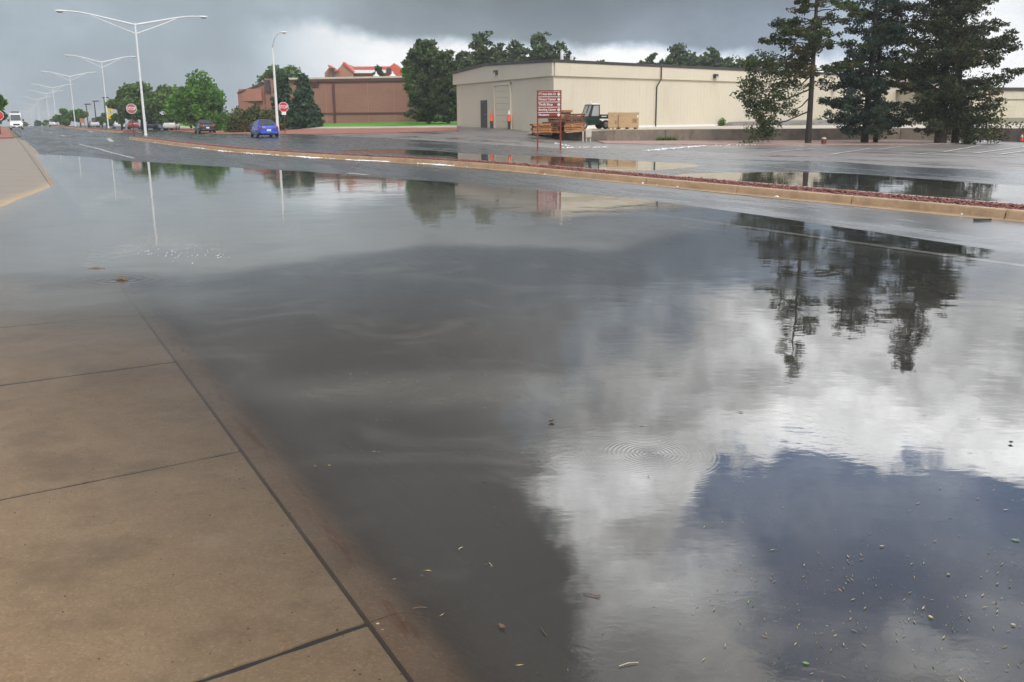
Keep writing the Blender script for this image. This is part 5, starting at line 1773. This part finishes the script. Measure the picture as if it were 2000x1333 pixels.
def fleck_cloud(n_, xr, yr, size, dens):
    P, A = [], []
    while len(P) < n_:
        px, py = random.uniform(*xr), random.uniform(*yr)
        if random.random() > dens(px, py): continue
        q = at(px, py)
        ang = .55 + .5 * math.sin(q.x * 1.3) + .4 * math.sin(q.y * 1.1)
        m_ = 1 if random.random() < .45 else random.randint(3, 14)      # singles, and drift lines
        for k in range(m_):
            d = random.gauss(0, .16) if m_ > 1 else 0
            P.append((q.x + math.cos(ang) * d + random.gauss(0, .018), q.y + math.sin(ang) * d + random.gauss(0, .018), .003))
            A.append(ang + random.gauss(0, .5))
    P = np.array(P); a = np.array(A)
    l = size * (.2 + 1.6 * RNG.random(len(P)) ** 4); l = l * 1.5; w = l * RNG.uniform(.06, .2, len(P))
    w = np.maximum(w, size * .07)
    d = np.stack([np.cos(a), np.sin(a), 0 * a], 1); e = np.stack([-np.sin(a), np.cos(a), 0 * a], 1)
    v = np.stack([P - d * l[:, None], P - e * w[:, None], P + d * l[:, None], P + e * w[:, None]], 1).reshape(-1, 3)
    v[:, 2] += RNG.random(len(v)) * .002
    return v


dens = lambda x, y: (.05 + .95 * max(0, min(1, (x - 1000) / 900)) * max(0, min(1, (y - 850) / 300)) + .3 * (700 < x < 1150 and 720 < y < 800))
v = fleck_cloud(1500, (520, 2150), (640, 1360), .0058, dens)
m, n = new_mat('water_debris')
g = n.node('ShaderNodeNewGeometry').outputs['Random Per Island']
cr = n.node('ShaderNodeValToRGB', {0: g})
e_ = cr.color_ramp.elements
e_[0].color = (.09, .065, .04, 1); e_[1].color = (.34, .28, .17, 1); e_[1].position = .6
x_ = cr.color_ramp.elements.new(.8); x_.color = (.5, .32, .14, 1)
x_ = cr.color_ramp.elements.new(.93); x_.color = (.13, .28, .05, 1)
out(n, n.node('ShaderNodeBsdfPrincipled', {'Base Color': cr.outputs[0], 'Roughness': .7}).outputs[0])
o = np_mesh('water_debris', v, np.arange(len(v)).reshape(-1, 4), m)
tag(o, 'tiny bits of leaf, straw and seed floating on the flood water', kind='stuff')


def leaf_obj(px, py, L, wd, ang, mat, label, curl=.25, name='leaf'):
    q = at(px, py)
    L, wd = L * .6, wd * .6
    vs, fs = [], []
    for i in range(7):
        f = i / 6
        ww = wd * math.sin(math.pi * min(max(f, .04), .97)) ** .8
        z = curl * L * (f - .5) ** 2 + .003
        vs += [(L * (f - .5), -ww, z + curl * ww * .7), (L * (f - .5), 0, z), (L * (f - .5), ww, z + curl * ww * .6)]
    for i in range(6):
        a = i * 3
        fs += [(a, a + 3, a + 4, a + 1), (a + 1, a + 4, a + 5, a + 2)]
    mb = MB().raw(vs, fs)
    mb.tube([(L * .48, 0, .004), (L * .8, L * .06, .003)], [L * .02, L * .012], 5)
    o = mb.build(name, mat, None, True, loc=(q.x, q.y, .001), rz=ang)
    tag(o, label, 'leaf', 'loose leaves on the flood water')
    return o


leaf_obj(981, 1228, .055, .014, 2.2, MAT['twig'], 'curled grey brown dead leaf near the bottom of the dark water', .8)
leaf_obj(1077, 825, .06, .026, .3, MAT['twig'], 'crumpled brown leaf in the middle of the water', 1.0)
leaf_obj(1446, 806, .06, .012, 2.5, MAT['twig'], 'thin brown leaf on the white cloud reflection', .2)
leaf_obj(1974, 867, .05, .02, 1.0, MAT['twig'], 'dark brown leaf floating at the right side of the water', .9)
leaf_obj(1818, 1208, .032, .009, 1.9, MAT['leaf_y'], 'yellow leaf on the dark blue reflection', .5)
leaf_obj(1574, 1298, .034, .011, 2.7, MAT['leaf_g'], 'oval green leaf at the bottom of the water')
leaf_obj(1984, 1057, .05, .012, 2.7, MAT['leaf_g'], 'long green leaf on the blue reflection at the right')
leaf_obj(1979, 1223, .025, .01, 2.0, MAT['straw'], 'pale tan leaf at the lower right of the water', .5)
leaf_obj(1852, 1124, .024, .008, .4, MAT['leaf_g'], 'small yellow green leaf above the yellow leaf', .3)
leaf_obj(643, 911, .022, .01, .5, MAT['leaf_y'], 'small yellow leaf by the kerb, right one of two', .4)
leaf_obj(615, 912, .018, .007, 1.2, MAT['leaf_y'], 'small yellow leaf by the kerb, left one of two', .4)
leaf_obj(1722, 1069, .03, .008, .2, MAT['straw'], 'pale curled leaf in the middle of the blue reflection', .5)
leaf_obj(1254, 832, .06, .008, -.2, MAT['leaf_g'], 'slim pale green leaf above the ring ripples', .1)
leaf_obj(738, 1222, .02, .01, 0, MAT['straw'], 'pale crumb of leaf lying on the kerb line', .8)
leaf_obj(470, 1257, .018, .008, 1.0, MAT['twig'], 'brown speck of leaf on the dry sidewalk', .5)


def twig(px, py, L, ang, label, mat, fork=False):
    L *= .8
    q = at(px, py)
    mb = MB().tube([(-L / 2, 0, .003), (0, L * .06, .005), (L / 2, 0, .003)], [.0016, .002, .001], 5)
    if fork:
        mb.tube([(L * .3, L * .02, .004), (L * .42, L * .35, .004)], [.0014, .0008], 5)
        mb.tube([(L * .1, L * .05, .004), (L * .5, L * .2, .004)], [.0012, .0008], 5)
    o = mb.build('twig', mat, None, True, loc=(q.x, q.y, .001), rz=ang)
    tag(o, label, 'twig', 'twigs on the flood water')


twig(1155, 1165, .075, -.5, 'forked thin twig on the dark water beside the bright cloud reflection', MAT['twig'], True)
twig(1062, 1236, .06, 1.9, 'bent reddish twig at the bottom of the dark water', MAT['twig'])
twig(1228, 1300, .08, .3, 'pale straw near the bottom edge of the water', MAT['straw'])
twig(958, 1104, .035, 2.0, 'short pale straw in the dark water', MAT['straw'])
twig(820, 1190, .06, .1, 'dark twig caught across the kerb joint', MAT['twig'])
twig(900, 1073, .03, .9, 'tiny pale straw left of the short straw', MAT['straw'])

gp_ = []
for k in range(420):
    a, b = random.uniform(.6, 8), random.uniform(-1.2, .86) if random.random() < .7 else random.gauss(.83, .05)
    x, y = W(a, b)
    gp_.append((x, y, gzf(x, y) + .001))
o = stones('grit', np.array(gp_), .0035, MAT['twig'], None, .6)
tag(o, 'loose grit scattered on the brown sidewalk', kind='stuff')

# churned silt and floating sticks by the drain on the left
q = at(238, 547)
mb = MB()
rng_ = [(.05, -.005), (.11, .012), (.17, .016), (.26, .004)]
mb.lathe(rng_, 18)
o = MB().tube([(-.07, 0, .006), (.0, .02, .022), (.06, 0, .008)], [.012, .022, .012], 7).tube([(-.02, .05, .008), (.04, -.04, .02)], [.012, .008], 6).build('debris_clump', MAT['twig'], None, True, loc=(q.x, q.y, -.01))
tag(o, 'small brown clump of debris poking out of the swirl on the left', 'debris')
q = at(188, 525)
o = MB().tube([(-.09, 0, .0), (.0, .01, .008), (.1, 0, .0)], [.008, .013, .008], 7).build('stick', MAT['twig'], None, True, loc=(q.x, q.y, -.005))
tag(o, 'dark stick floating left of the swirl', 'stick')
q = at(1918, 439)
o = MB().tube([(-.13, 0, .02), (.14, .02, .02)], [.02, .016], 7).build('stick', MAT['black'], None, True, loc=(q.x, q.y, gzf(q.x, q.y)))
tag(o, 'dark stick lying on the wet road near the kerb at the right', 'stick')
fp = []
for k in range(55):
    x, y = random.uniform(265, 450), 0
    y = 492 + (x - 265) * .05 + random.gauss(0, 5)
    w = at(x, y)
    fp.append((w.x, w.y, .002))
o = stones('foam', np.array(fp), .009, MAT['hail'], None, .3)
tag(o, 'streaks of white foam floating on the left of the flood', kind='stuff')

# ------------------------------------------------------------------ wet air
hz = MB().box((60, 620, -14.5), (1900, 1900, 60)).build('haze', MAT['joint'])
m = bpy.data.materials.new('haze')
m.use_nodes = True
n = NT(m.node_tree)
vol = n.node('ShaderNodeVolumePrincipled', {'Color': (.9, .93, .96), 'Density': HAZE, 'Anisotropy': 0.3})
n.node('ShaderNodeOutputMaterial', {'Volume': vol.outputs[0]})
hz.data.materials[0] = m
tag(hz, 'thin wet haze in the air over the flooded road', kind='stuff')
